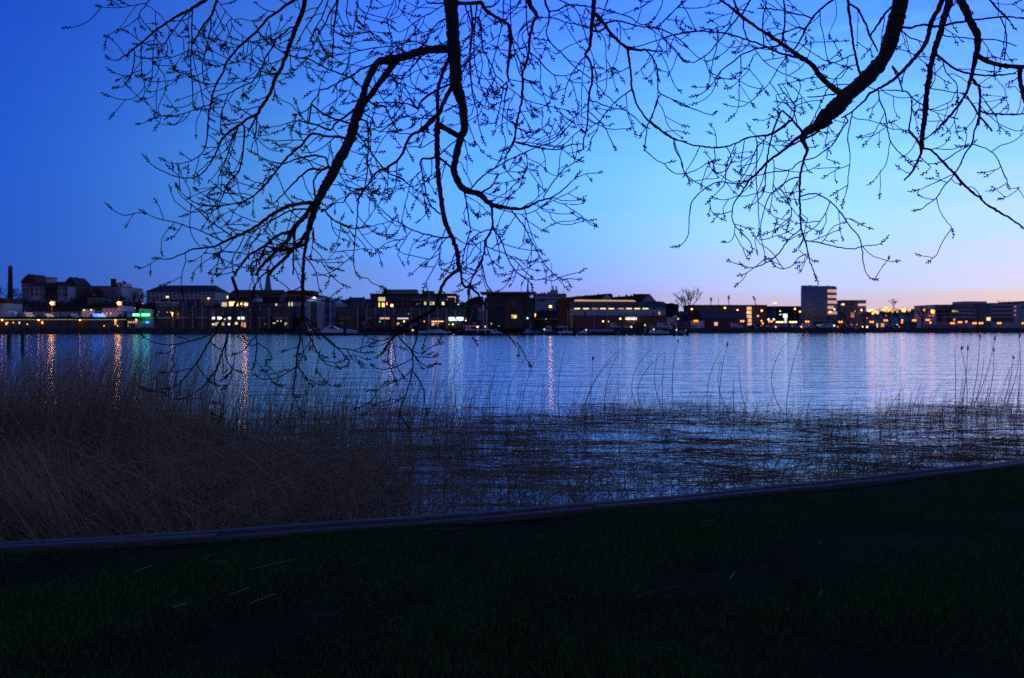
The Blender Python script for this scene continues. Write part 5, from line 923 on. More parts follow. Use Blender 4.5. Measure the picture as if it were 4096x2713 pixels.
4;18,16,16,13,14,12,12,10,8,7,5;960,200 880,300 780,420 720,500 660,570 590,660 520,710 430,770 340,780 270,750 200,680
4;22,22,24,24,22,18,16;2150,-10 2060,50 1980,120 1880,230 1790,370 1720,520 1640,640
4;16,14,14,12,12,10;1880,240 1780,200 1600,160 1500,130 1300,110 1190,110
4;14,20,18,22,20;1520,-5 1530,120 1530,260 1520,400 1500,540
4;12,12,12,12,12;1300,-5 1280,120 1260,250 1260,400 1270,580
4;16,15,14,13,12;1790,370 1690,345 1560,400 1450,430 1340,470
4;14,14,14,14;1010,230 1020,370 1060,480 1090,520
4;12,12,11,8;1090,530 1010,630 930,665 880,660
4;10,10,9,8,7,5;690,430 680,600 640,730 620,830 590,1000 560,1120
4;11,10,9,8,6,5,4;980,690 985,850 965,1020 960,1200 950,1350 900,1440 820,1510
4;5,4,4;970,1060 1080,1230 1150,1340
4;8,7,7;0,290 180,100 280,-5
4;9,9,8,8,7;180,90 350,105 500,95 620,60 740,20
4;9,8,8;240,40 330,200 410,380
4;12,10,9,8,7,5;1560,700 1470,830 1400,950 1350,1030 1290,1100 1180,1200
4;8,7,6,4;1090,870 980,990 860,1100 790,1110
4;7,7,6,5;1140,700 1090,860 1200,1000 1330,1190
4;7,6,5,4;1550,730 1550,900 1560,1030 1610,1090
4;8,8,7,6,5;1120,570 1250,740 1400,860 1550,940 1750,1010
4;9,9,9,9,9;1450,1060 1600,1040 1750,1000 1920,970 2050,960
4;10,10,14,11,14;1480,1110 1570,1220 1660,1320 1650,1420 1640,1490
4;9,8,8,7;1660,1330 1780,1290 1900,1265 2000,1275
4;10,12,14,16,18;1820,1220 1950,1215 2100,1190 2210,1180 2260,1190
4;7,7,6,6,5,5,4;150,460 200,540 330,610 440,720 520,760 590,850 600,960
4;8,8,8,8,7;0,480 100,580 180,670 260,760 330,780
4;8,8,8,7,7;1980,120 1980,260 2020,460 2060,700 2090,790
4;5,5,5,4;2170,-5 2180,200 2110,370 2090,480
4;8,8,8,7,7;1720,540 1850,640 2000,740 2150,790 2352,860
4;12,11,11,10,10,9,8;2352,830 2200,950 2130,1050 2050,1150 1990,1290 1930,1420 1860,1568
4;10,10,9,8;2400,680 2200,770 2100,800 1950,850
0;66,60,58,52,58,52,55,62,58,38,32,26,22;3606,-25 3592,60 3560,165 3535,230 3480,300 3425,350 3385,385 3350,425 3300,470 3265,505 3230,525 3215,540 3208,552
8;26,24,20,18,18,18,16,14,10,8;1310,300 1250,340 1150,430 1080,480 1000,540 940,610 860,680 820,740 770,820 715,890
8;24,22,16,14,12,10;1560,200 1480,240 1400,300 1300,350 1200,400 1130,450
8;22,18,16,12;1320,290 1260,220 1220,170 1130,90
8;14,14,13,12,11,10,8;1130,90 1090,180 1060,260 1035,350 1010,480 995,600 990,700
8;20,20,18,18,14,12,11,12,12,11,10,9,9,9,9;1220,170 1140,230 1080,270 1010,305 930,310 830,330 750,370 650,400 550,410 450,400 350,385 280,355 200,330 100,260 0,180
8;34,26,20,18,18,16,14,13,12,9,8,5;1320,320 1350,430 1330,490 1310,570 1290,650 1285,820 1290,950 1300,1100 1330,1210 1360,1320 1380,1400 1440,1560
8;9,10,9,9,9,8,8,7,6,5,5,3;1285,830 1400,805 1500,840 1580,900 1660,1000 1720,1090 1790,1170 1820,1270 1830,1380 1850,1470 1900,1535 1950,1545
8;6,6,5,5,4;1545,880 1510,970 1450,1060 1380,1120 1280,1175
8;10,9,8,8,7,6,5,4,3;1330,1210 1430,1220 1530,1245 1640,1270 1740,1280 1850,1255 1950,1245 2000,1220 2040,1180
8;9,8,8,9,8,6,5,4;1300,1110 1200,1190 1120,1300 1060,1360 980,1410 890,1440 820,1440 780,1405
8;7,7,6,5,4,3;1350,1320 1280,1355 1220,1425 1150,1450 1080,1435 1040,1380
8;11,9,9,8,7,6,5,5,4,4;1280,660 1190,690 1110,750 1050,800 1010,860 970,980 950,1100 960,1220 985,1310 990,1390
8;8,7,6,5,4;1110,750 1170,840 1210,920 1210,1000 1180,1100
8;5,5,4;1210,920 1290,1020 1310,1040
8;5,5,4;1230,990 1140,1060 1070,1135
8;9,8,8,8,8,7,7,6,5,5,3;800,740 720,720 600,705 540,720 460,770 370,860 345,950 335,1050 325,1170 260,1250 190,1265
8;7,7,6,6,5,5,4;715,890 705,1000 730,1080 800,1150 860,1220 880,1290 850,1330
8;5,4,4,3;730,1080 720,1170 680,1220 620,1215
8;9,8,8,7,6,5;1000,320 930,400 890,470 860,550 820,620 740,750
8;6,6,5;810,350 790,500 780,650
8;8,8,7,6,4;915,330 920,480 910,650 930,900 940,1180
8;6,6,5,4;660,410 700,500 640,650 580,740
8;6,6,6,5,5;740,370 660,560 640,720 550,820 490,885
8;6,6,5,4,3;1060,510 1065,630 1060,780 1100,860 1160,880
8;6,6,6,5;990,740 960,820 900,890 820,920
8;5,5,5,4;770,830 850,820 950,790 990,750
8;10,10,10,9,8,8,7,7,6,6,5;1700,180 1620,300 1560,390 1480,450 1400,500 1290,530 1200,600 1050,620 900,650 800,640 720,600
8;9,7,7,6,5,5,4;1740,110 1710,250 1700,330 1720,480 1710,600 1690,770 1645,920
8;9,8,8,6,5,4;205,340 215,420 270,520 300,630 400,710 520,770
8;6,6,6,6,6,6,6,5;0,470 60,520 120,550 190,620 300,635 420,590 500,540 600,515
8;8,8,8;60,0 30,110 0,180
8;7,7,6,5,4;200,0 260,40 420,95 520,125 570,105
8;6,5,5,4;550,410 560,520 540,580 570,640
8;9,8,8,7,6,5;1970,0 2020,110 2030,180 2075,370 2200,510 2255,560
5;90,85,75,75,70,65,60,60,55;1400,-20 1410,60 1350,230 1300,420 1240,600 1190,800 1150,1050 1120,1300 1100,1568
9;48,44,44,44,52;570,90 555,200 540,300 530,450 525,550
9;30,22,20,14;525,540 490,660 430,780 330,900
9;20,18,20,28,20,26,26,24,22,16,16,24,18,16,8;525,540 620,560 700,630 760,690 830,770 890,820 950,900 1030,980 1100,1040 1190,1110 1240,1165 1340,1225 1460,1295 1580,1370 1690,1455
9;30,22,24,16,12,10;520,540 470,450 410,380 380,350 400,200 415,0
9;12,12,13,18,22,26;550,450 650,370 750,270 850,160 930,70 980,0
5;60,60,56,50,50,45,40,36,30,28,25,20,16,12;1330,-10 1270,130 1190,280 1140,470 1110,560 1000,700 870,850 750,970 620,1060 480,1140 400,1190 350,1260 200,1400 60,1480
5;90,85,85,80,80,70,75,48,45,30,22,25,20,20;1530,-40 1600,80 1660,220 1720,350 1770,450 1770,600 1750,700 1720,850 1690,980 1640,1130 1590,1230 1500,1360 1400,1490 1330,1568
5;60,50,48,50,50;1760,690 1850,750 1980,800 2150,830 2400,845
5;55,50,40;2310,840 2300,1000 2370,1290
5;30,34,30,26,26,20;1700,980 1750,1060 1790,1080 1800,1200 1795,1400 1780,1568
9;20,24,20,16,16,15,13,13,14;1180,0 1170,130 1165,180 1140,280 1110,350 1085,490 1000,620 960,720 890,820
9;14,12,12,14,10;1170,130 1270,155 1400,160 1550,165 1690,155
9;12,14,14,12,5;1050,-10 1110,80 1160,170 1260,280 1300,340
9;9,9,8,7,9,12,8,4;1085,490 1200,530 1280,565 1360,640 1410,740 1450,850 1480,900 1500,1000
9;8,7,6,4,3;890,825 700,915 560,980 480,1015 400,1020
9;10,9,9,7,6,4;880,850 770,970 690,1095 580,1170 530,1220 430,1240
9;6,5,5,4,4;690,1095 720,1220 790,1350 860,1430 880,1520
9;5,5,5;860,880 900,930 980,945
9;5,5,5,5;1030,970 1080,970 1150,1030 1190,1110
9;5,5,4;1620,980 1510,1070 1380,1120
5;25,24,22,24,28,26,26,26,22,18,18,18,16,16;850,345 940,350 1030,320 1120,310 1200,330 1300,330 1400,310 1500,280 1620,270 1750,245 1900,230 2050,215 2200,215 2400,238
5;18,20,20,10,6;1920,-10 2000,90 2100,190 2170,260 2240,370
5;30,28,26,22,20,20,18,12;1250,680 1340,750 1420,820 1520,880 1700,930 1900,950 2080,940 2250,920
5;30,30,26,24,30,26;140,-20 160,150 190,400 220,600 250,750 300,950
5;22,22,20,22,26,16,14;180,50 280,130 330,230 380,330 410,430 460,530 520,650
5;20,24,26,30;430,440 520,310 600,180 720,60
5;12,12,12,12;820,390 900,460 1000,500 1110,540
5;8,8,7,7;730,600 900,650 1050,740 1150,830
5;18,16,14,12;700,830 740,920 790,1010 830,1150
5;10,10,12,14,12,12;500,1140 640,1130 800,1140 890,1160 960,1240 1090,1320
5;10,10,9,9,8;1330,760 1370,900 1440,980 1510,1060 1520,1280
5;9,9,9,9;1180,1110 1350,1140 1500,1165 1610,1170
5;14,14,13,12;1640,1200 1720,1340 1780,1440 1900,1568
5;12,12,12,10;2060,220 2120,380 2130,550 2100,760
5;11,11,11,11,11,10;1380,460 1550,470 1750,495 1940,495 2120,530 2260,580
5;7,7,7,6;1150,1370 1280,1390 1400,1350 1510,1290
5;7,6,5;1150,1380 1300,1430 1500,1490
5;22,16,14,12,12;1800,1390 1880,1420 2050,1430 2250,1435 2400,1430
7;48,46,44,38,38,40,38,36,36,36;1005,-10 1005,150 1010,350 1020,500 1040,650 1060,800 1110,950 1160,1060 1190,1170 1200,1290
b;60,50,50,50,55,50,45,35,30,30,35,28,20;1480,230 1330,330 1260,420 1180,600 1120,800 1000,930 800,1040 640,1130 520,1220 450,1300 400,1360 350,1420 230,1568
a;12,11,9,8;2057,354 2010,400 1970,470 1940,510
a;8,8,10,10,9,8,7,5,4;2065,360 2110,420 2170,480 2180,560 2175,640 2150,740 2120,830 2090,900 2080,990
b;40,34,36,40,36,36,34,30,26,24,20,16,14;1530,150 1545,300 1560,420 1610,500 1700,515 1800,590 1880,700 1960,820 2080,1010 2180,1130 2330,1250 2400,1400 2480,1500
b;26,26,24,20,16,14,12,10;1920,0 1890,80 1740,330 1690,470 1660,600 1680,740 1710,800 1830,960
b;18,18,18,16,14;1895,90 1920,230 1980,450 2070,580 2204,720
b;22,18,14;1240,580 1330,700 1400,860
b;20,20,24,20,22,16;900,1020 830,1180 800,1320 770,1450 720,1568 700,1620
b;14,13,16,8;1090,870 1000,1180 940,1390 890,1550
a;8,7,6,6,5,4,3;660,350 560,390 440,420 330,435 230,420 160,390 120,350
a;14,12,10,9,8,7,6,6,4;760,200 680,350 620,440 560,550 480,650 420,720 350,770 320,765 290,760
a;22,18,16,13,12,10,9,8,7,7,6,5,3;860,60 830,150 810,260 780,370 740,480 710,580 650,680 600,740 540,790 470,830 400,850 330,830 290,790
a;7,6,5,5,4,3;710,580 680,680 690,760 715,830 700,880 650,870
a;9,9,8,6,5,4;780,380 760,470 770,540 810,610 870,640 900,650
a;5,5,4,3;810,610 800,700 760,760 730,770
a;9,8,8,7,6,5;1010,150 990,330 1000,430 990,520 980,590 960,620
a;5,5,4,4,3;1000,420 1050,450 1100,500 1110,545 1080,550
a;6,5,5,4;985,370 930,440 880,490 800,510
a;6,5,5;540,580 600,670 650,720
a;26,24,24,18,16,12,10,9,8,5,3;1345,-20 1345,100 1340,200 1335,300 1325,400 1305,500 1300,600 1290,700 1275,780 1290,830 1320,830
a;8,7,6,5,4,3;1300,600 1240,640 1170,680 1090,695 1030,690 980,660
a;6,6,5,4;1305,570 1340,650 1390,720 1430,750
a;5,4,3;1360,680 1420,710 1530,715
a;5,4,4,3;1280,770 1200,760 1150,740 1120,715
a;10,10,9,8,7,5;1345,210 1430,280 1500,360 1580,430 1640,490 1690,550
a;9,8,8,7,6,5,4;1345,200 1420,320 1500,370 1600,455 1700,470 1800,495 1880,490
a;9,8,7,6,5,4;1345,230 1400,370 1450,480 1500,560 1580,600 1690,600
a;6,5,4;1340,370 1350,470 1370,550
a;5,4,3;1330,445 1270,460 1190,485
a;5,4,3;1480,480 1460,570 1450,650
a;6,5,5,4,4;1810,360 1870,395 1940,405 2000,390 2050,365
a;8,7,6,5,5;2010,400 1990,530 2010,610 2050,700 2060,740
a;6,6,5,4,3;2160,550 2080,590 1980,620 1900,610 1860,580
a;6,6,5,4,3;2175,620 2100,690 2000,730 1900,780 1840,780
a;6,5,4,3;2120,830 2020,880 1940,900 1860,880
a;8,7,6,4;2180,640 2250,740 2270,850 2285,960
a;6,5,4,3;2180,500 2230,560 2290,600 2340,590
a;5,4,3;2175,480 2230,500 2270,490
7;34,30,26,24,22,20,20,20,18,16,14,13,12,11,9,7,6,4;990,-60 930,0 870,50 790,80 740,140 710,220 670,290 620,340 540,390 480,410 420,480 370,560 320,620 295,700 290,820 265,1050 255,1250 310,1375
7;22,20,18,18,18,14,13,11,9;1470,700 1490,740 1500,800 1495,930 1440,1040 1420,1170 1360,1290 1310,1400 1285,1568
7;16,14,10,5;1410,600 1480,560 1530,490 1545,440
7;12,11,11,10,9,8,7,6;1310,570 1400,470 1500,400 1600,340 1720,280 1900,200 2050,150 2150,50
7;12,10,9,9,9,8,7,6,5;1500,930 1560,1000 1600,1090 1620,1160 1680,1270 1740,1340 1800,1380 1850,1430 1860,1490
7;8,8,7,7,6,5;1440,1090 1520,1120 1620,1155 1720,1230 1790,1310 1860,1370
7;7,7,6,5,4;1740,1335 1800,1370 1900,1390 1980,1370 2070,1340
7;12,11,10,9,8,8,7,6,4;1670,770 1740,850 1800,940 1850,1040 1900,1130 1950,1220 2010,1300 2080,1360 2150,1400
7;8,7,6,4,3;1790,750 1810,850 1850,980 1890,1080 1960,1160
7;9,9,8,7,6;1490,930 1380,970 1290,1050 1230,1130 1190,1160
7;7,7,6,5;1430,1030 1350,1080 1290,1180 1220,1260
7;10,10,9,9,8,8,8;1245,590 1270,720 1290,850 1300,950 1270,1050 1240,1180 1220,1290
7;16,13,12,10,9,9,8,7,5,4;1110,1010 1030,1005 950,990 850,965 760,930 680,885 600,840 520,770 440,690 390,650
7;14,12,12,10,12,14,18,20;1035,800 960,740 910,640 890,520 870,430 860,310 930,300 1000,290
7;7,7,6,6,5,5,4,4;870,410 800,470 760,550 740,640 710,740 690,850 660,940 600,1000
7;7,6,5,4;1090,1000 1030,1090 960,1180 900,1260
7;6,6,6,5,4;1040,1090 1020,1200 960,1310 890,1440 880,1500
7;6,6,5,4,3;780,940 740,990 680,1030 610,1090 520,1105
7;18,18,18;1010,280 1080,340 1150,400
7;9,9,8;1010,290 1100,200 1220,100
7;8,8,7,6;1960,640 2060,490 2150,390 2300,300
7;6,6,5,5;1720,520 1660,570 1600,620 1480,690
7;5,5,5;1800,260 1810,400 1720,510
7;6,6,6,5,5;1470,720 1620,770 1780,800 1900,760 1980,700
7;6,5,5,4;2000,650 2100,700 2280,710 2330,670
7;5,5,5,4,4;1900,690 1950,760 2050,790 2150,800 2230,790
7;14,12,10,9,7,6;380,-30 390,150 380,300 375,450 350,580 320,640
7;12,11,10,10,9,8,7;270,50 380,200 460,310 560,430 640,460 700,490 760,540
7;5,5,5,4;760,550 640,590 560,650 500,670
7;6,5,5;760,560 880,520 1000,460
7;8,7,7,6;120,410 190,540 250,600 320,640
7;10,9,8;20,560 80,500 110,440
7;6,6,5,4;180,560 180,680 100,700 15,735
7;6,5,5;180,680 220,740 250,790
7;7,6,6;170,680 260,590 370,570
7;7,7,6,5,3;0,770 100,870 200,915 280,935 385,905
7;14,13,11,8,5;1700,-10 1700,120 1620,280 1610,340 1600,390
7;10,9,9,8,8,7;1700,150 1830,180 1970,215 2100,220 2200,180 2320,170
"""
polys = []
for ln in BR.strip().splitlines():
    k, ws, pp = ln.split(';'); ox, oy, s = CR[k]
    P_ = np.array([[float(v) for v in p.split(',')] for p in pp.split()])*s+[ox, oy]
    W_ = np.array([float(v) for v in ws.split(',')])*s
    if len(W_) != len(P_): W_ = np.interp(np.linspace(0, 1, len(P_)), np.linspace(0, 1, len(W_)), W_)
    if W_[0] < W_[-1]*.72 and P_[0][1] > 5: P_, W_ = P_[::-1], W_[::-1]
    polys.append([P_, W_])
# strokes traced in neighbouring crops are one bough: join them end to start
go = True
while go:
    go = False
    for i in range(len(polys)):
        for j in range(len(polys)):
            if i == j or go: continue
            (Pa, Wa), (Pb, Wb) = polys[i], polys[j]
            r = Wa[-1]/Wb[0]
            if Wa[-1] > 5 and .6 < r < 1.6:
                cut = None
                for b0 in (0, 1, 2):
                    if b0 < len(Pb)-1 and np.linalg.norm(Pa[-1]-Pb[b0]) < 26 and np.dot(Pa[-1]-Pa[-2], Pb[b0+1]-Pb[b0]) > .5*np.linalg.norm(Pa[-1]-Pa[-2])*np.linalg.norm(Pb[b0+1]-Pb[b0]): cut = b0
                if cut is not None and np.linalg.norm(Pb[0]-Pa[-1]) < 60 and Pb[cut][1] > Pa[0][1]:
                    k = cut if np.dot(Pb[cut]-Pa[-1], Pa[-1]-Pa[-2]) > 0 and np.linalg.norm(Pb[cut]-Pa[-1]) > 4 else cut+1
                    polys[i] = [np.concatenate([Pa, Pb[k:]]), np.concatenate([Wa, Wb[k:]])]; polys.pop(j); go = True
        if go: break
def catmull(P_, W_, step=9.):
    n = len(P_); out = []; ow = []
    for i in range(n-1):
        p0 = P_[max(i-1, 0)]; p1 = P_[i]; p2 = P_[i+1]; p3 = P_[min(i+2, n-1)]
        L = np.linalg.norm(p2-p1); m = max(1, int(L/step))
        for t in np.arange(m)/m:
            q = .5*((2*p1)+(-p0+p2)*t+(2*p0-5*p1+4*p2-p3)*t*t+(-p0+3*p1-3*p2+p3)*t**3)
            out.append(q); ow.append(W_[i]*(1-t)+W_[i+1]*t)
    out.append(P_[-1]); ow.append(W_[-1]); return np.array(out), np.array(ow)
order = sorted(range(len(polys)), key=lambda i: -polys[i][1].max())
pts_all = np.zeros((0, 2)); dep_all = np.zeros(0); tree_all = np.zeros(0, int); BRS = []; ROOTS = []
for i in order:
    P_, W_ = catmull(*polys[i]); n = len(P_); W_ = W_*1.0+1.3
    jit = rng.normal(0, 1, (n, 2))*min(1.0, .12*W_.mean()+.25); jit[0] = 0; P_ = P_+jit
    is_root = P_[0][1] < 12
    ds = np.linalg.norm(pts_all-P_[0], axis=1) if len(pts_all) else np.array([1e9])
    de = np.linalg.norm(pts_all-P_[-1], axis=1) if len(pts_all) else np.array([1e9])
    arc = np.concatenate([[0], np.cumsum(np.linalg.norm(np.diff(P_, axis=0), axis=1))])
    if is_root:
        tr = 0 if P_[0][0] < 2560 else 1; d0 = (6.0 if tr == 0 else 6.7)+rng.uniform(-.7, .9)
    else:
        j = int(ds.argmin()) if len(pts_all) else -1
        if ds.min() > 12:
            if ds.min() < 130:
                m = max(2, int(ds.min()/9)); pre = pts_all[j]+(P_[0]-pts_all[j])*np.linspace(0, 1, m+1)[:-1, None]
                P_ = np.concatenate([pre, P_]); W_ = np.concatenate([np.full(m, W_[0]), W_])
                arc = np.concatenate([[0], np.cumsum(np.linalg.norm(np.diff(P_, axis=0), axis=1))])
            else: print('LOOSE', i, P_[0].round(), ds.min())
        else: P_[0] = pts_all[j]
        d0 = dep_all[j]; tr = int(tree_all[j])
    n = len(P_)
    if not is_root and de.min() < 10 and W_[-1] > 2.2 and n > 6: d1 = dep_all[int(de.argmin())]
    else: d1 = d0+np.clip(rng.normal(0, .22)*arc[-1]/120, -1.1, 1.1)
    d1 = float(np.clip(d1, 4.9, 8.2)); t = arc/arc[-1]
    D = d0+(d1-d0)*t+.10*np.sin(t*6+i)*t*(1-t)*4
    pts_all = np.concatenate([pts_all, P_]); dep_all = np.concatenate([dep_all, D]); tree_all = np.concatenate([tree_all, np.full(n, tr)])
    BRS.append((P_, W_, D, tr, i))
    if is_root: ROOTS.append((P_, W_, D, tr))
def to3(P_, D): return np.stack([(P_[:, 0]-2048)/F*D, D, ZC-(P_[:, 1]-HR)/F*D], 1)
def bud(mb, p, d, L, w):     # small pointed bud or opening leaf scale
    d = d/np.linalg.norm(d); a = np.cross(d, [.3, 1, .2]); a /= np.linalg.norm(a); b = np.cross(d, a)
    m = p+d*L*.42
    v = [p, m+a*w, m+b*w, m-a*w, m-b*w, p+d*L]
    mb.add(v, [(0,2,1),(0,3,2),(0,4,3),(0,1,4),(5,1,2),(5,2,3),(5,3,4),(5,4,1)])
def budtip(mb, P3, px2m, n=5):    # cluster near the end of a twig
    seg = np.linalg.norm(np.diff(P3, axis=0), axis=1); ac = np.concatenate([[0], np.cumsum(seg)])
    for q in range(n):
        sd = max(ac[-1]-q*px2m*6.5, ac[-1]*.35); p = np.array([np.interp(sd, ac, P3[:, c]) for c in range(3)])
        i = min(max(1, int(np.searchsorted(ac, sd))), len(P3)-1)
        d = P3[i]-P3[i-1]; d = d/(np.linalg.norm(d)+1e-9)
        side = np.cross(d, [0, 1, 0]); side /= np.linalg.norm(side)+1e-9
        s_ = (1 if q % 2 else -1)*rnd.uniform(.35, 1.0) if q else 0
        dd = d+side*s_+np.array([0, rnd.uniform(-.3, .3), 0])
        bud(mb, p, dd, px2m*rnd.uniform(11, 18), px2m*rnd.uniform(2.2, 3.4))
def twig(mb, p, ang, D, L, w, depth=0):
    n = max(4, int(L/9)); P_ = [np.array(p, float)]; d = np.array([math.cos(ang), math.sin(ang)])
    hs = 1 if d[0] >= 0 else -1; up = rnd.uniform(.02, .10); dn = rnd.uniform(.0, .07); sid = rnd.uniform(-.03, .06)
    for k in range(n):
        t = k/n; f = np.array([hs*sid, dn*(1-t)-up*t*1.5])
        d = d+f+np.array([rnd.gauss(0, .085), rnd.gauss(0, .085)])+(np.array([rnd.gauss(0, .4), rnd.gauss(0, .3)]) if rnd.random() < .08 else 0); d /= np.linalg.norm(d); P_.append(P_[-1]+d*9)
    P_ = np.array(P_); Dd = D+np.linspace(0, rnd.uniform(-.35, .35)*L/150, len(P_)); P3 = to3(P_, Dd); s = D/F
    mb.tube(P3, np.linspace(w, 3.1, len(P_))*.5*s, 4, cap=False)
    budtip(mb, P3, s, rnd.choice((4, 5, 6, 7)) if P_[0][0] < 2100 else rnd.choice((3, 4, 4, 5)))
    for k in range(2, n-3, 3):
        if rnd.random() < .10: bud(mb, P3[k], (P3[k+1]-P3[k])+np.array([rnd.uniform(-.01, .01), 0, rnd.uniform(-.01, .01)]), s*9, s*3)
    if depth < 1 and L > 70:
        for _ in range(rnd.choice((0, 1, 1, 1))):
            k = rnd.randrange(2, n-1); dd = P_[k+1]-P_[k]; a = math.atan2(dd[1], dd[0])
            twig(mb, P_[k], a+rnd.choice((-1, 1))*rnd.uniform(.5, 1.1), Dd[k], L*rnd.uniform(.3, .6), w*.8, 1)
BARK = mat('bark', (.045, .036, .03), .9, .4, 30, bump=.6)
TR = [root('bare_tree', (-5.2, -2.2, .55), 'bare tree whose budding boughs hang down over the left and middle of the view', 'tree'),
      root('bare_tree', (6.4, -1.8, .55), 'bare tree whose thick dark limbs hang into the upper right corner', 'tree')]
BRS.sort(key=lambda b: -b[1].max()*np.sqrt(len(b[0])))
cnt = [0, 0]; rest = [MB(), MB()]
for P_, W_, D, tr, i in BRS:
    part = cnt[tr] < 88
    mb = MB() if part else rest[tr]
    P3 = to3(P_, D); s = D/F; n = len(P_)
    kn = 1+.10*np.abs(np.sin(np.arange(n)*1.9+i))*(rng.random(n) < .5)
    kn = kn*(1+rng.normal(0, .055, n)); mb.tube(P3, W_*.5*s*kn, 8 if W_.max() > 12 else 5)
    T = np.gradient(P_, axis=0); k = rnd.randrange(2, 5)
    while k < n-1:
        w = W_[k]; x, y = P_[k]
        dens = .8 if w < 18 else .34
        if x > 2300: dens *= .62
        if y > 1230: dens *= .35
        if x > 2300 and x < 3000: dens *= .75
        if x < 900: dens *= .8
        if rnd.random() < dens:
            a = math.atan2(T[k][1], T[k][0])+rnd.choice((-1, 1))*rnd.uniform(.45, 1.25)
            twig(mb, P_[k], a, D[k], rnd.uniform(50, 110) if rnd.random() < .5 else rnd.uniform(100, 200), min(5.2, max(3.8, w*.5)))
        k += rnd.randrange(3, 7) if x < 1650 else rnd.randrange(4, 9) if x < 2300 or x > 3000 else rnd.randrange(5, 11)
    if W_[-1] < 4.4: budtip(mb, P3, float(s[-1]), 7)
    if part: mb.build('branch', BARK, TR[tr]); cnt[tr] += 1
for tr in (0, 1):
    if rest[tr].v: tag(rest[tr].build('small_branches', BARK, TR[tr]), kind='stuff')
    # trunk beside and behind the camera and the boughs that arch forward from it
    o = ORG[TR[tr].name]; top = o+np.array([.25*(1 if tr == 0 else -1), .7, 6.1]); mb = MB()
    hgt = np.linspace(0, 1, 9); P3 = o[None]*(1-hgt[:, None])+top[None]*hgt[:, None]; P3[:, 0] += .12*np.sin(hgt*5); P3[0, 2] -= .3
    mb.tube(P3, np.interp(hgt, [0, .08, .3, 1], [.52, .38, .33, .24]), 14)
    for a in range(6):
        e = top+np.array([math.cos(a*1.1+2)*2.2, -abs(math.sin(a*1.1))*1.8, 1.5+.4*(a % 3)])
        t = np.linspace(0, 1, 8)[:, None]; mb.tube(top*(1-t)+e*t+np.array([0, 0, .5])*t*(1-t), np.linspace(.14, .03, 8), 7)
    mb.build('trunk', BARK, TR[tr], True)
    for P_, W_, D, t_ in ROOTS:
        if t_ != tr: continue
        P3 = to3(P_[:4], D[:4]); p0 = P3[0]; d = P3[0]-P3[3]; d /= np.linalg.norm(d); d[1] -= .3
        r0 = W_[0]*.5*D[0]/F; t = np.linspace(0, 1, 14)[:, None]
        c1 = p0+d*1.1+np.array([0, 0, .5]); c2 = top+np.array([(p0[0]-top[0])*.35, (p0[1]-top[1])*.3, 1.3])
        cur = p0*(1-t)**3+3*c1*t*(1-t)**2+3*c2*t*t*(1-t)+top*t**3
        mb = MB(); mb.tube(cur, np.linspace(r0, max(r0*1.3, .05 if r0 < .04 else .09), 14), 8); mb.build('bough', BARK, TR[tr], True)
# ---------------- reeds and grass
def stems(base, h, lean, curve, rad, seg=4, k=3, zmin=.01):
    n = len(base); t = np.linspace(0, 1, seg+1)[None, :, None]
    up = np.zeros((n, 1, 3)); up[:, 0, 2] = 1
    P = base[:, None]+up*h[:, None, None]*t+lean[:, None]*h[:, None, None]*t+curve[:, None]*h[:, None, None]*t*t
    P[..., 2] = np.maximum(P[..., 2], zmin)
    T = np.gradient(P, axis=1); T /= np.linalg.norm(T, axis=2, keepdims=True)+1e-9
    ref = np.array([0, 1., .2]); A = np.cross(T, ref); A /= np.linalg.norm(A, axis=2, keepdims=True)+1e-9; B = np.cross(T, A)
    th = (np.arange(k)/k*2*math.pi)[None, None, :, None]; r = (rad[:, None]*np.linspace(1, .45, seg+1)[None])[:, :, None, None]
    V = P[:, :, None]+r*(A[:, :, None]*np.cos(th)+B[:, :, None]*np.sin(th))
    idx = np.arange(n*(seg+1)*k).reshape(n, seg+1, k)
    a = idx[:, :-1]; b = idx[:, 1:]; Fq = np.stack([a, np.roll(a, -1, 2), np.roll(b, -1, 2), b], -1).reshape(-1, 4)
    return V.reshape(-1, 3), Fq, P
def vec(x, y, z): return np.stack([x, y, z], 1)
def U(a, b, n): return rng.uniform(a, b, n)
def clump(x, y):   # uneven density over the water
    return .5+.27*np.sin(x*1.9+y*2.7+np.sin(y*1.3)*2)+.23*np.sin(x*.8-y*4.1+1.7+np.cos(x*.6)*2)
VS = []; FS = []; OFF = 0
def push(base, h, lean, curve, rad, seg=4):
    global OFF
    V, Q, P = stems(base, h, lean, curve, rad, seg); VS.append(V); FS.append(Q+OFF); OFF += len(V); return P
def scatter(n, px0, px1, y0, y1, pw=1.0):
    px = U(px0, px1, n)+np.clip(rng.normal(0, 110, n), -350, 350); u = rng.beta(1.05, 1.35, n)**pw; y = (y0+(y1-y0)*u)*(1+.05*np.sin(px/190)+.035*np.sin(px/63+1))
    return (px-2048)/F*y, y, px
# tall standing stems, thick at the left
def tall(n, px0, px1, y0, y1, h0, h1, ln=.16):
    x, y, px = scatter(n, px0, px1, y0, y1)
    h = U(h0, h1, n)*(1-.12*rng.random(n)); b = vec(x, y, np.full(n, -.05))
    s = rng.normal(.08, ln, n); c = rng.normal(.05, .13, n)
    push(b, h, vec(s, U(-.12, .12, n), np.zeros(n)), vec(c-s*.9+.10, U(-.1, .1, n), np.zeros(n)), U(.0034, .0056, n), 5)
tall(1300, -150, 430, 12, 19.5, 1.3, 2.1); tall(760, 350, 720, 12.5, 20, 1.2, 2.15)
tall(430, 680, 1150, 14, 20.5, .7, 1.75); tall(620, 1100, 1850, 13.5, 20.5, .6, 1.9); tall(240, 1700, 2500, 14, 20.5, .4, 1.5, .22); tall(260, 2300, 3800, 16, 21.5, .3, 1.0, .3); tall(260, 3400, 4200, 17, 22, .3, .9, .25)
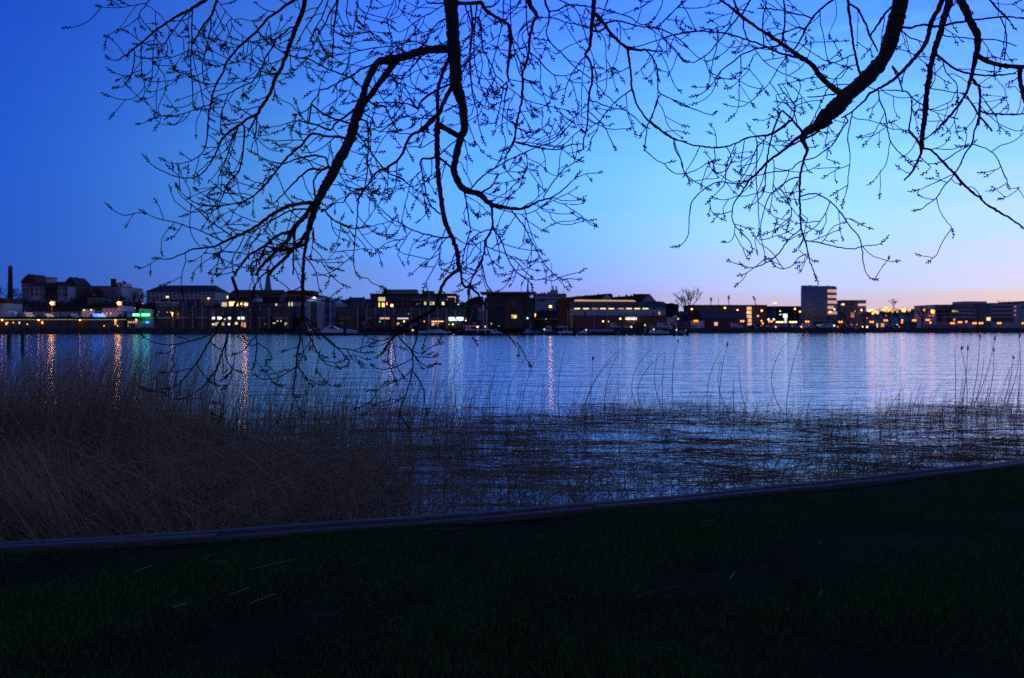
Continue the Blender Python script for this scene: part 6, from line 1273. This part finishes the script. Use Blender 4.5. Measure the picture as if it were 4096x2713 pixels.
tall(50, 3720, 4200, 17, 21, .9, 1.75, .09)
# left: high tangle that closes off the water
def tangle(n, px0, px1, y0, y1, h0, h1, sp, rad0=.0028, rad1=.0048):
    x, y, px = scatter(n, px0, px1, y0, y1); m = y > KY(x)+.12
    x, y = x[m], y[m]; n = len(x); h = U(h0, h1, n); a = U(0, 2*math.pi, n); s = np.abs(rng.normal(0, sp, n))
    push(vec(x, y, np.full(n, -.02)), h, vec(np.cos(a)*s, np.sin(a)*s*.7, np.zeros(n)), vec(rng.normal(0, .35, n), rng.normal(0, .25, n), -np.abs(rng.normal(0, .4, n))), U(rad0, rad1, n), 4)
tangle(5000, -250, 850, 7, 15.5, .4, 1.15, .62)
tangle(3000, -250, 700, 13, 18.5, .6, 1.25, .4)
tangle(3200, 700, 1600, 8, 14, .3, .75, .5)
tangle(1900, 700, 2300, 13, 20.5, .3, .8, .35)
# a low brown mass of broken stems right behind the timber
x = U(-6, 10, 4200); y = KY(x)+.2+4.6*rng.random(4200)**1.25; n = len(x); h = U(.22, .72, n)*np.interp(x, [-6, 0, 10], [1.3, 1, .75]); a = U(0, 6.28, n); s = np.abs(rng.normal(0, .7, n))
push(vec(x, y, np.full(n, .0)), h, vec(np.cos(a)*s, np.sin(a)*s, np.zeros(n)), vec(rng.normal(0, .5, n), rng.normal(0, .4, n), -np.abs(rng.normal(0, .5, n))), U(.0022, .0045, n), 4)
# stubs standing in the water, leaning every way
x, y, px = scatter(3000, 650, 4300, 11.5, 22.6, .75); m = (y > KY(x)+.3) & (rng.random(len(x)) < .25+.75*clump(x, y)); x, y = x[m], y[m]; n = len(x)
h = U(.2, .85, n)*np.interp((x/y*F+2048), [600, 1800, 3000, 4200], [1.2, 1, .85, .7]); s = rng.normal(-.25, .8, n)
push(vec(x, y, np.full(n, -.02)), h, vec(s, rng.normal(0, .3, n), np.zeros(n)), vec(rng.normal(0, .3, n), rng.normal(0, .2, n), -np.abs(rng.normal(0, .25, n))), U(.0024, .0042, n), 3)
# mats of fallen stems lying on the water
def mat_lay(n, px0, px1, y0, y1, keep, r0=.003, r1=.006):
    x, y, px = scatter(n, px0, px1, y0, y1, .9); m = (y > KY(x)+.25) & (clump(x, y)*1.25 > keep+rng.random(len(x))*.28); x, y = x[m], y[m]; n = len(x)
    L = U(.5, 1.9, n); a = rng.normal(0, .5, n)+(rng.random(n) < .22)*rng.normal(0, .7, n); sg = np.where(rng.random(n) < .5, 1, -1)
    one = np.ones(n)
    push(vec(x, y, U(.0, .05, n)), np.full(n, 1e-4), vec(0*x, 0*x, 0*x), vec(0*x, 0*x, 0*x), np.full(n, .001), 1)
    t = np.linspace(0, 1, 4)[None, :]
    base = vec(x, y, U(.004, .06, n)); V, Q, P = stems(base, L, vec(np.cos(a)*sg, np.sin(a), U(-.04, .10, n)-1), vec(rng.normal(0, .08, n), rng.normal(0, .12, n), -U(.0, .06, n)), U(r0, r1, n), 3, 3, .004)
    global OFF
    VS.append(V); FS.append(Q+OFF); OFF += len(V)
mat_lay(2300, 600, 4300, 11, 21.6, .46, .003, .0065); mat_lay(1800, 1700, 4300, 12, 20, .70, .004, .009); mat_lay(1500, -200, 1200, 8, 15, 0); mat_lay(900, 2000, 4300, 19, 23, .3, .0025, .004)
x_ = 0
tangle(1000, 1600, 4300, 8, 14.5, .2, .6, .8, .003, .0055)
tangle(2300, 900, 2400, 7.5, 13, .2, .6, .7)
# the fan of long bowed stems in the lower left corner
n = 420; x = -4.15+rng.normal(0, .16, n); y = 7.2+rng.normal(0, .12, n); h = U(.7, 1.75, n)
push(vec(x, y, np.full(n, .2)), h, vec(-U(.12, 1.25, n), U(-.1, .25, n), -U(.0, .25, n)), vec(-U(.0, .35, n), U(-.1, .1, n), -U(0.0, .28, n)), U(.002, .0038, n), 6)
n = 500; x = U(-6.4, -3.6, n); y = KY(x)+U(.15, .9, n); h = U(.3, .9, n)
push(vec(x, y, np.full(n, .2)), h, vec(-U(.1, 1.5, n), U(-.5, .3, n), -U(0, .4, n)), vec(rng.normal(-.1, .3, n), U(-.1, .1, n), -U(0, .5, n)), U(.002, .004, n), 5)
n = 150; x, y, px = scatter(n, -100, 1500, 8, 13); m = y > KY(x)+.3; x, y = x[m], y[m]; n = len(x); a = rng.choice([-1, 1], n)
push(vec(x, y, U(.1, .5, n)), U(.6, 1.5, n), vec(a*U(.4, 1.6, n), U(-.3, .3, n), -U(.2, .6, n)), vec(rng.normal(0, .15, n), 0*x, -U(0, .25, n)), U(.0045, .0065, n), 4)
def multi(name, cols, rough=.85, spec=.2):
    m = mat(name, cols[0], rough, 0, 1, spec=spec); t = m.node_tree; b = t.nodes['Principled BSDF']
    g = t.nodes.new('ShaderNodeNewGeometry'); r = t.nodes.new('ShaderNodeValToRGB'); e = r.color_ramp.elements
    for i, c in enumerate(cols):
        el = e[i] if i < 2 else e.new(.5)
        el.position = i/(len(cols)-1); el.color = c+(1,)
    t.links.new(g.outputs['Random Per Island'], r.inputs[0]); t.links.new(r.outputs[0], b.inputs['Base Color']); return m
REED = multi('dry_reed', [(.028, .016, .009), (.50, .30, .15), (.08, .045, .022), (.30, .17, .08)])
ro = fastmesh('reeds', np.concatenate(VS), [np.concatenate(FS)], REED, 'stuff')
tag(ro, 'bed of dry brown reeds, standing, bent and matted on the water', 'reeds')
# tall single reeds standing free over the water, each traced
def reed(px0, row0, px1, row1, Yb, bow, head=True, w=3.2):
    b = np.array([PX(px0, Yb), Yb, -.05]); e = np.array([PX(px1, Yb), Yb, PZ(row1, Yb)])
    t = np.linspace(0, 1, 9)[:, None]; P = b*(1-t)+e*t; P[:, 0] += bow*4*(t*(1-t))[:, 0]*Yb/F
    mb = MB(); mb.tube(P, np.linspace(w, w*.45, 9)*.5*Yb/F, 5); mb2 = MB()
    o = root('reed_stem', tuple(b+[0, 0, .05]), 'single tall thin reed standing free above the matted bed, against open water', 'reed', 'tall single reeds above the reed bed')
    mb.build('stem', REED, o)
    if head:
        for q in range(9):
            a = rnd.uniform(-1, 1); L = rnd.uniform(8, 20)*Yb/F
            bud(mb2, P[-1]-(P[-1]-P[-2])*rnd.uniform(0, .5), np.array([a*.5+.25, rnd.uniform(-.4, .4), 1]), L, .1*L)
        mb2.build('seed_head', REED, o)
for a in ((2246,1700,2265,1380,-22,0),(2338,1680,2450,1440,-36,0),(2345,1690,2475,1400,-45,0),(2420,1650,2480,1400,-22,0),(2362,1600,2370,1435,2,1),(2575,1660,2600,1400,-60,0),
          (2590,1660,2660,1410,-70,0),(2660,1650,2638,1400,-30,0),(2650,1620,2660,1415,-4,0),(2830,1620,2885,1400,-20,0),(2915,1640,2885,1445,-26,0),(2935,1625,2933,1515,0,0),
          (2990,1655,2956,1445,-10,0),(3130,1640,3160,1355,-58,0),(3145,1640,3210,1340,-14,0),(2040,1700,2130,1400,-50,0),(2085,1690,2170,1390,-25,0),(1960,1690,2010,1400,-20,0),
          (2880,1620,2912,1375,-12,1),(2690,1560,2712,1362,-8,1),(3820,1610,3816,1380,4,0),(3846,1615,3870,1392,6,1),(3885,1620,3920,1350,6,1),(3893,1625,3935,1430,8,0),(3950,1610,3975,1400,8,1),
          (4015,1610,4052,1432,6,1),(4025,1615,4080,1400,10,0),(3868,1590,3842,1392,8,1),(4068,1600,4075,1340,10,1),(3905,1600,3980,1352,8,1)):
    reed(a[0], a[1], a[2], a[3], ZC*F/(a[1]-HR), a[4], a[5])
# grass blades
n = 230000; y = 3.5+7.2*rng.random(n)**.85; x = (rng.random(n)*2-1)*.70*y; m = y < KY(x)-.185; x, y = x[m], y[m]
pn = .5+.25*np.sin(x*2.3+np.sin(y*1.7)*2)+.25*np.sin(y*3.1-x*1.4+2)
m = rng.random(len(x)) < np.clip(pn*1.5+.12, .1, 1); x, y = x[m], y[m]; pn = pn[m]; n = len(x)
z = lawnz(x, y)-.003; h = U(.018, .05, n)*(.6+.7*pn); a = U(0, 6.28, n); la = U(0, 6.28, n); ln = np.abs(rng.normal(.35, .35, n))*h; w = U(.0012, .0028, n)
wx, wy = np.cos(a)*w, np.sin(a)*w; lx, ly = np.cos(la)*ln, np.sin(la)*ln
V = np.stack([vec(x-wx, y-wy, z), vec(x+wx, y+wy, z), vec(x+lx*.4+wx*.7, y+ly*.4+wy*.7, z+h*.6), vec(x+lx*.4-wx*.7, y+ly*.4-wy*.7, z+h*.6), vec(x+lx, y+ly, z+h*.95)], 1).reshape(-1, 3)
i0 = np.arange(n)*5
GM = multi('grass_blade', [(.032, .076, .015), (.085, .19, .036), (.052, .122, .022)], 1, .03)
tag(fastmesh('grass', V, [np.stack([i0, i0+1, i0+2, i0+3], 1), np.stack([i0+3, i0+2, i0+4], 1)], GM, 'stuff'), 'short dark green grass covering the lawn', 'grass')
# pale straws and twigs lying on the lawn
STR = mat('straw', (.14, .12, .09), .7, .2, 20)
STD = mat('straw_old', (.11, .09, .07), .8, .3, 20)
def straw(px, py, Lp, ang, w=5, bend=0, m=None, label=None, nm='straw'):
    Y = (ZC-.66)*F/(py-HR); x = PX(px, Y); L = Lp/F*Y
    z = float(lawnz(x, Y))+.045; a = R_(ang); dy = math.sin(a)*L*3.0; dx = math.cos(a)*L
    t = np.linspace(-.5, .5, 6)[:, None]; P = np.array([x, Y, z])+t*np.array([dx, min(.4, max(-.4, dy)), .006]); P[:, 1] += bend*(.25-t[:, 0]**2)
    P[:, 2] = lawnz(P[:, 0], P[:, 1])+.045
    o = MB().tube(P, w*.33*Y/F, 5).build(nm, m or STR)
    tag(o, label or 'thin pale dry reed fragment lying loose on the dark lawn', 'straw', None if label else 'dry reed fragments scattered on the lawn')
straw(1049, 2394, 75, 30, 9, 0, None, 'bright thick straw lying aslant in the middle of the left lawn')
straw(715, 2426, 42, 20, 15, 0, None, 'short stout pale reed stub, thickest fragment on the lawn')
straw(1092, 2268, 150, 18, 8, 0, None, 'long jointed straw lying aslant just below the timber edging')
straw(958, 2367, 60, 30, 7, 0, None, 'slim straw lying beside the bright thick one, nearer the corner')
straw(865, 2256, 62, 6, 6, 0, None, 'pale straw lying nearly level left of the long jointed one')
straw(2636, 2360, 215, 12, 5, .12, STD, 'long bowed brownish twig lying on the middle of the lawn', 'twig')
straw(571, 2279, 45, 35, 7, 0, None, 'short pale straw farthest left near the timber edging')
straw(1297, 2458, 110, 6, 5, -.05, STD, 'thin forked grey twig lying low in the middle of the left lawn', 'twig')
straw(2930, 2295, 50, 35, 7, 0, None, 'small bright fragment with a split end in the right half of lawn')
straw(2844, 2082, 40, 8, 6, 0, None, 'small pale fragment close under the timber, right of centre')
straw(2653, 2591, 65, -4, 6, 0, None, 'pale level straw near the bottom of the lawn, right of centre')
straw(1780, 2115, 170, 3, 4, 0, None, 'very long thin straw lying along the foot of the timber edging')
for k in range(50):
    py = 2110+560*rnd.random()**1.2; px = rnd.uniform(30, 4060)
    lim = np.interp(px, [0, 2048, 3000, 4096], [2290, 2130, 2030, 1900])
    if py < lim: py = lim+rnd.uniform(10, 200)
    straw(px, py, rnd.uniform(14, 60), rnd.uniform(-30, 45), rnd.uniform(2, 4.2), rnd.uniform(-.03, .03), STR if rnd.random() < .2 else STD)
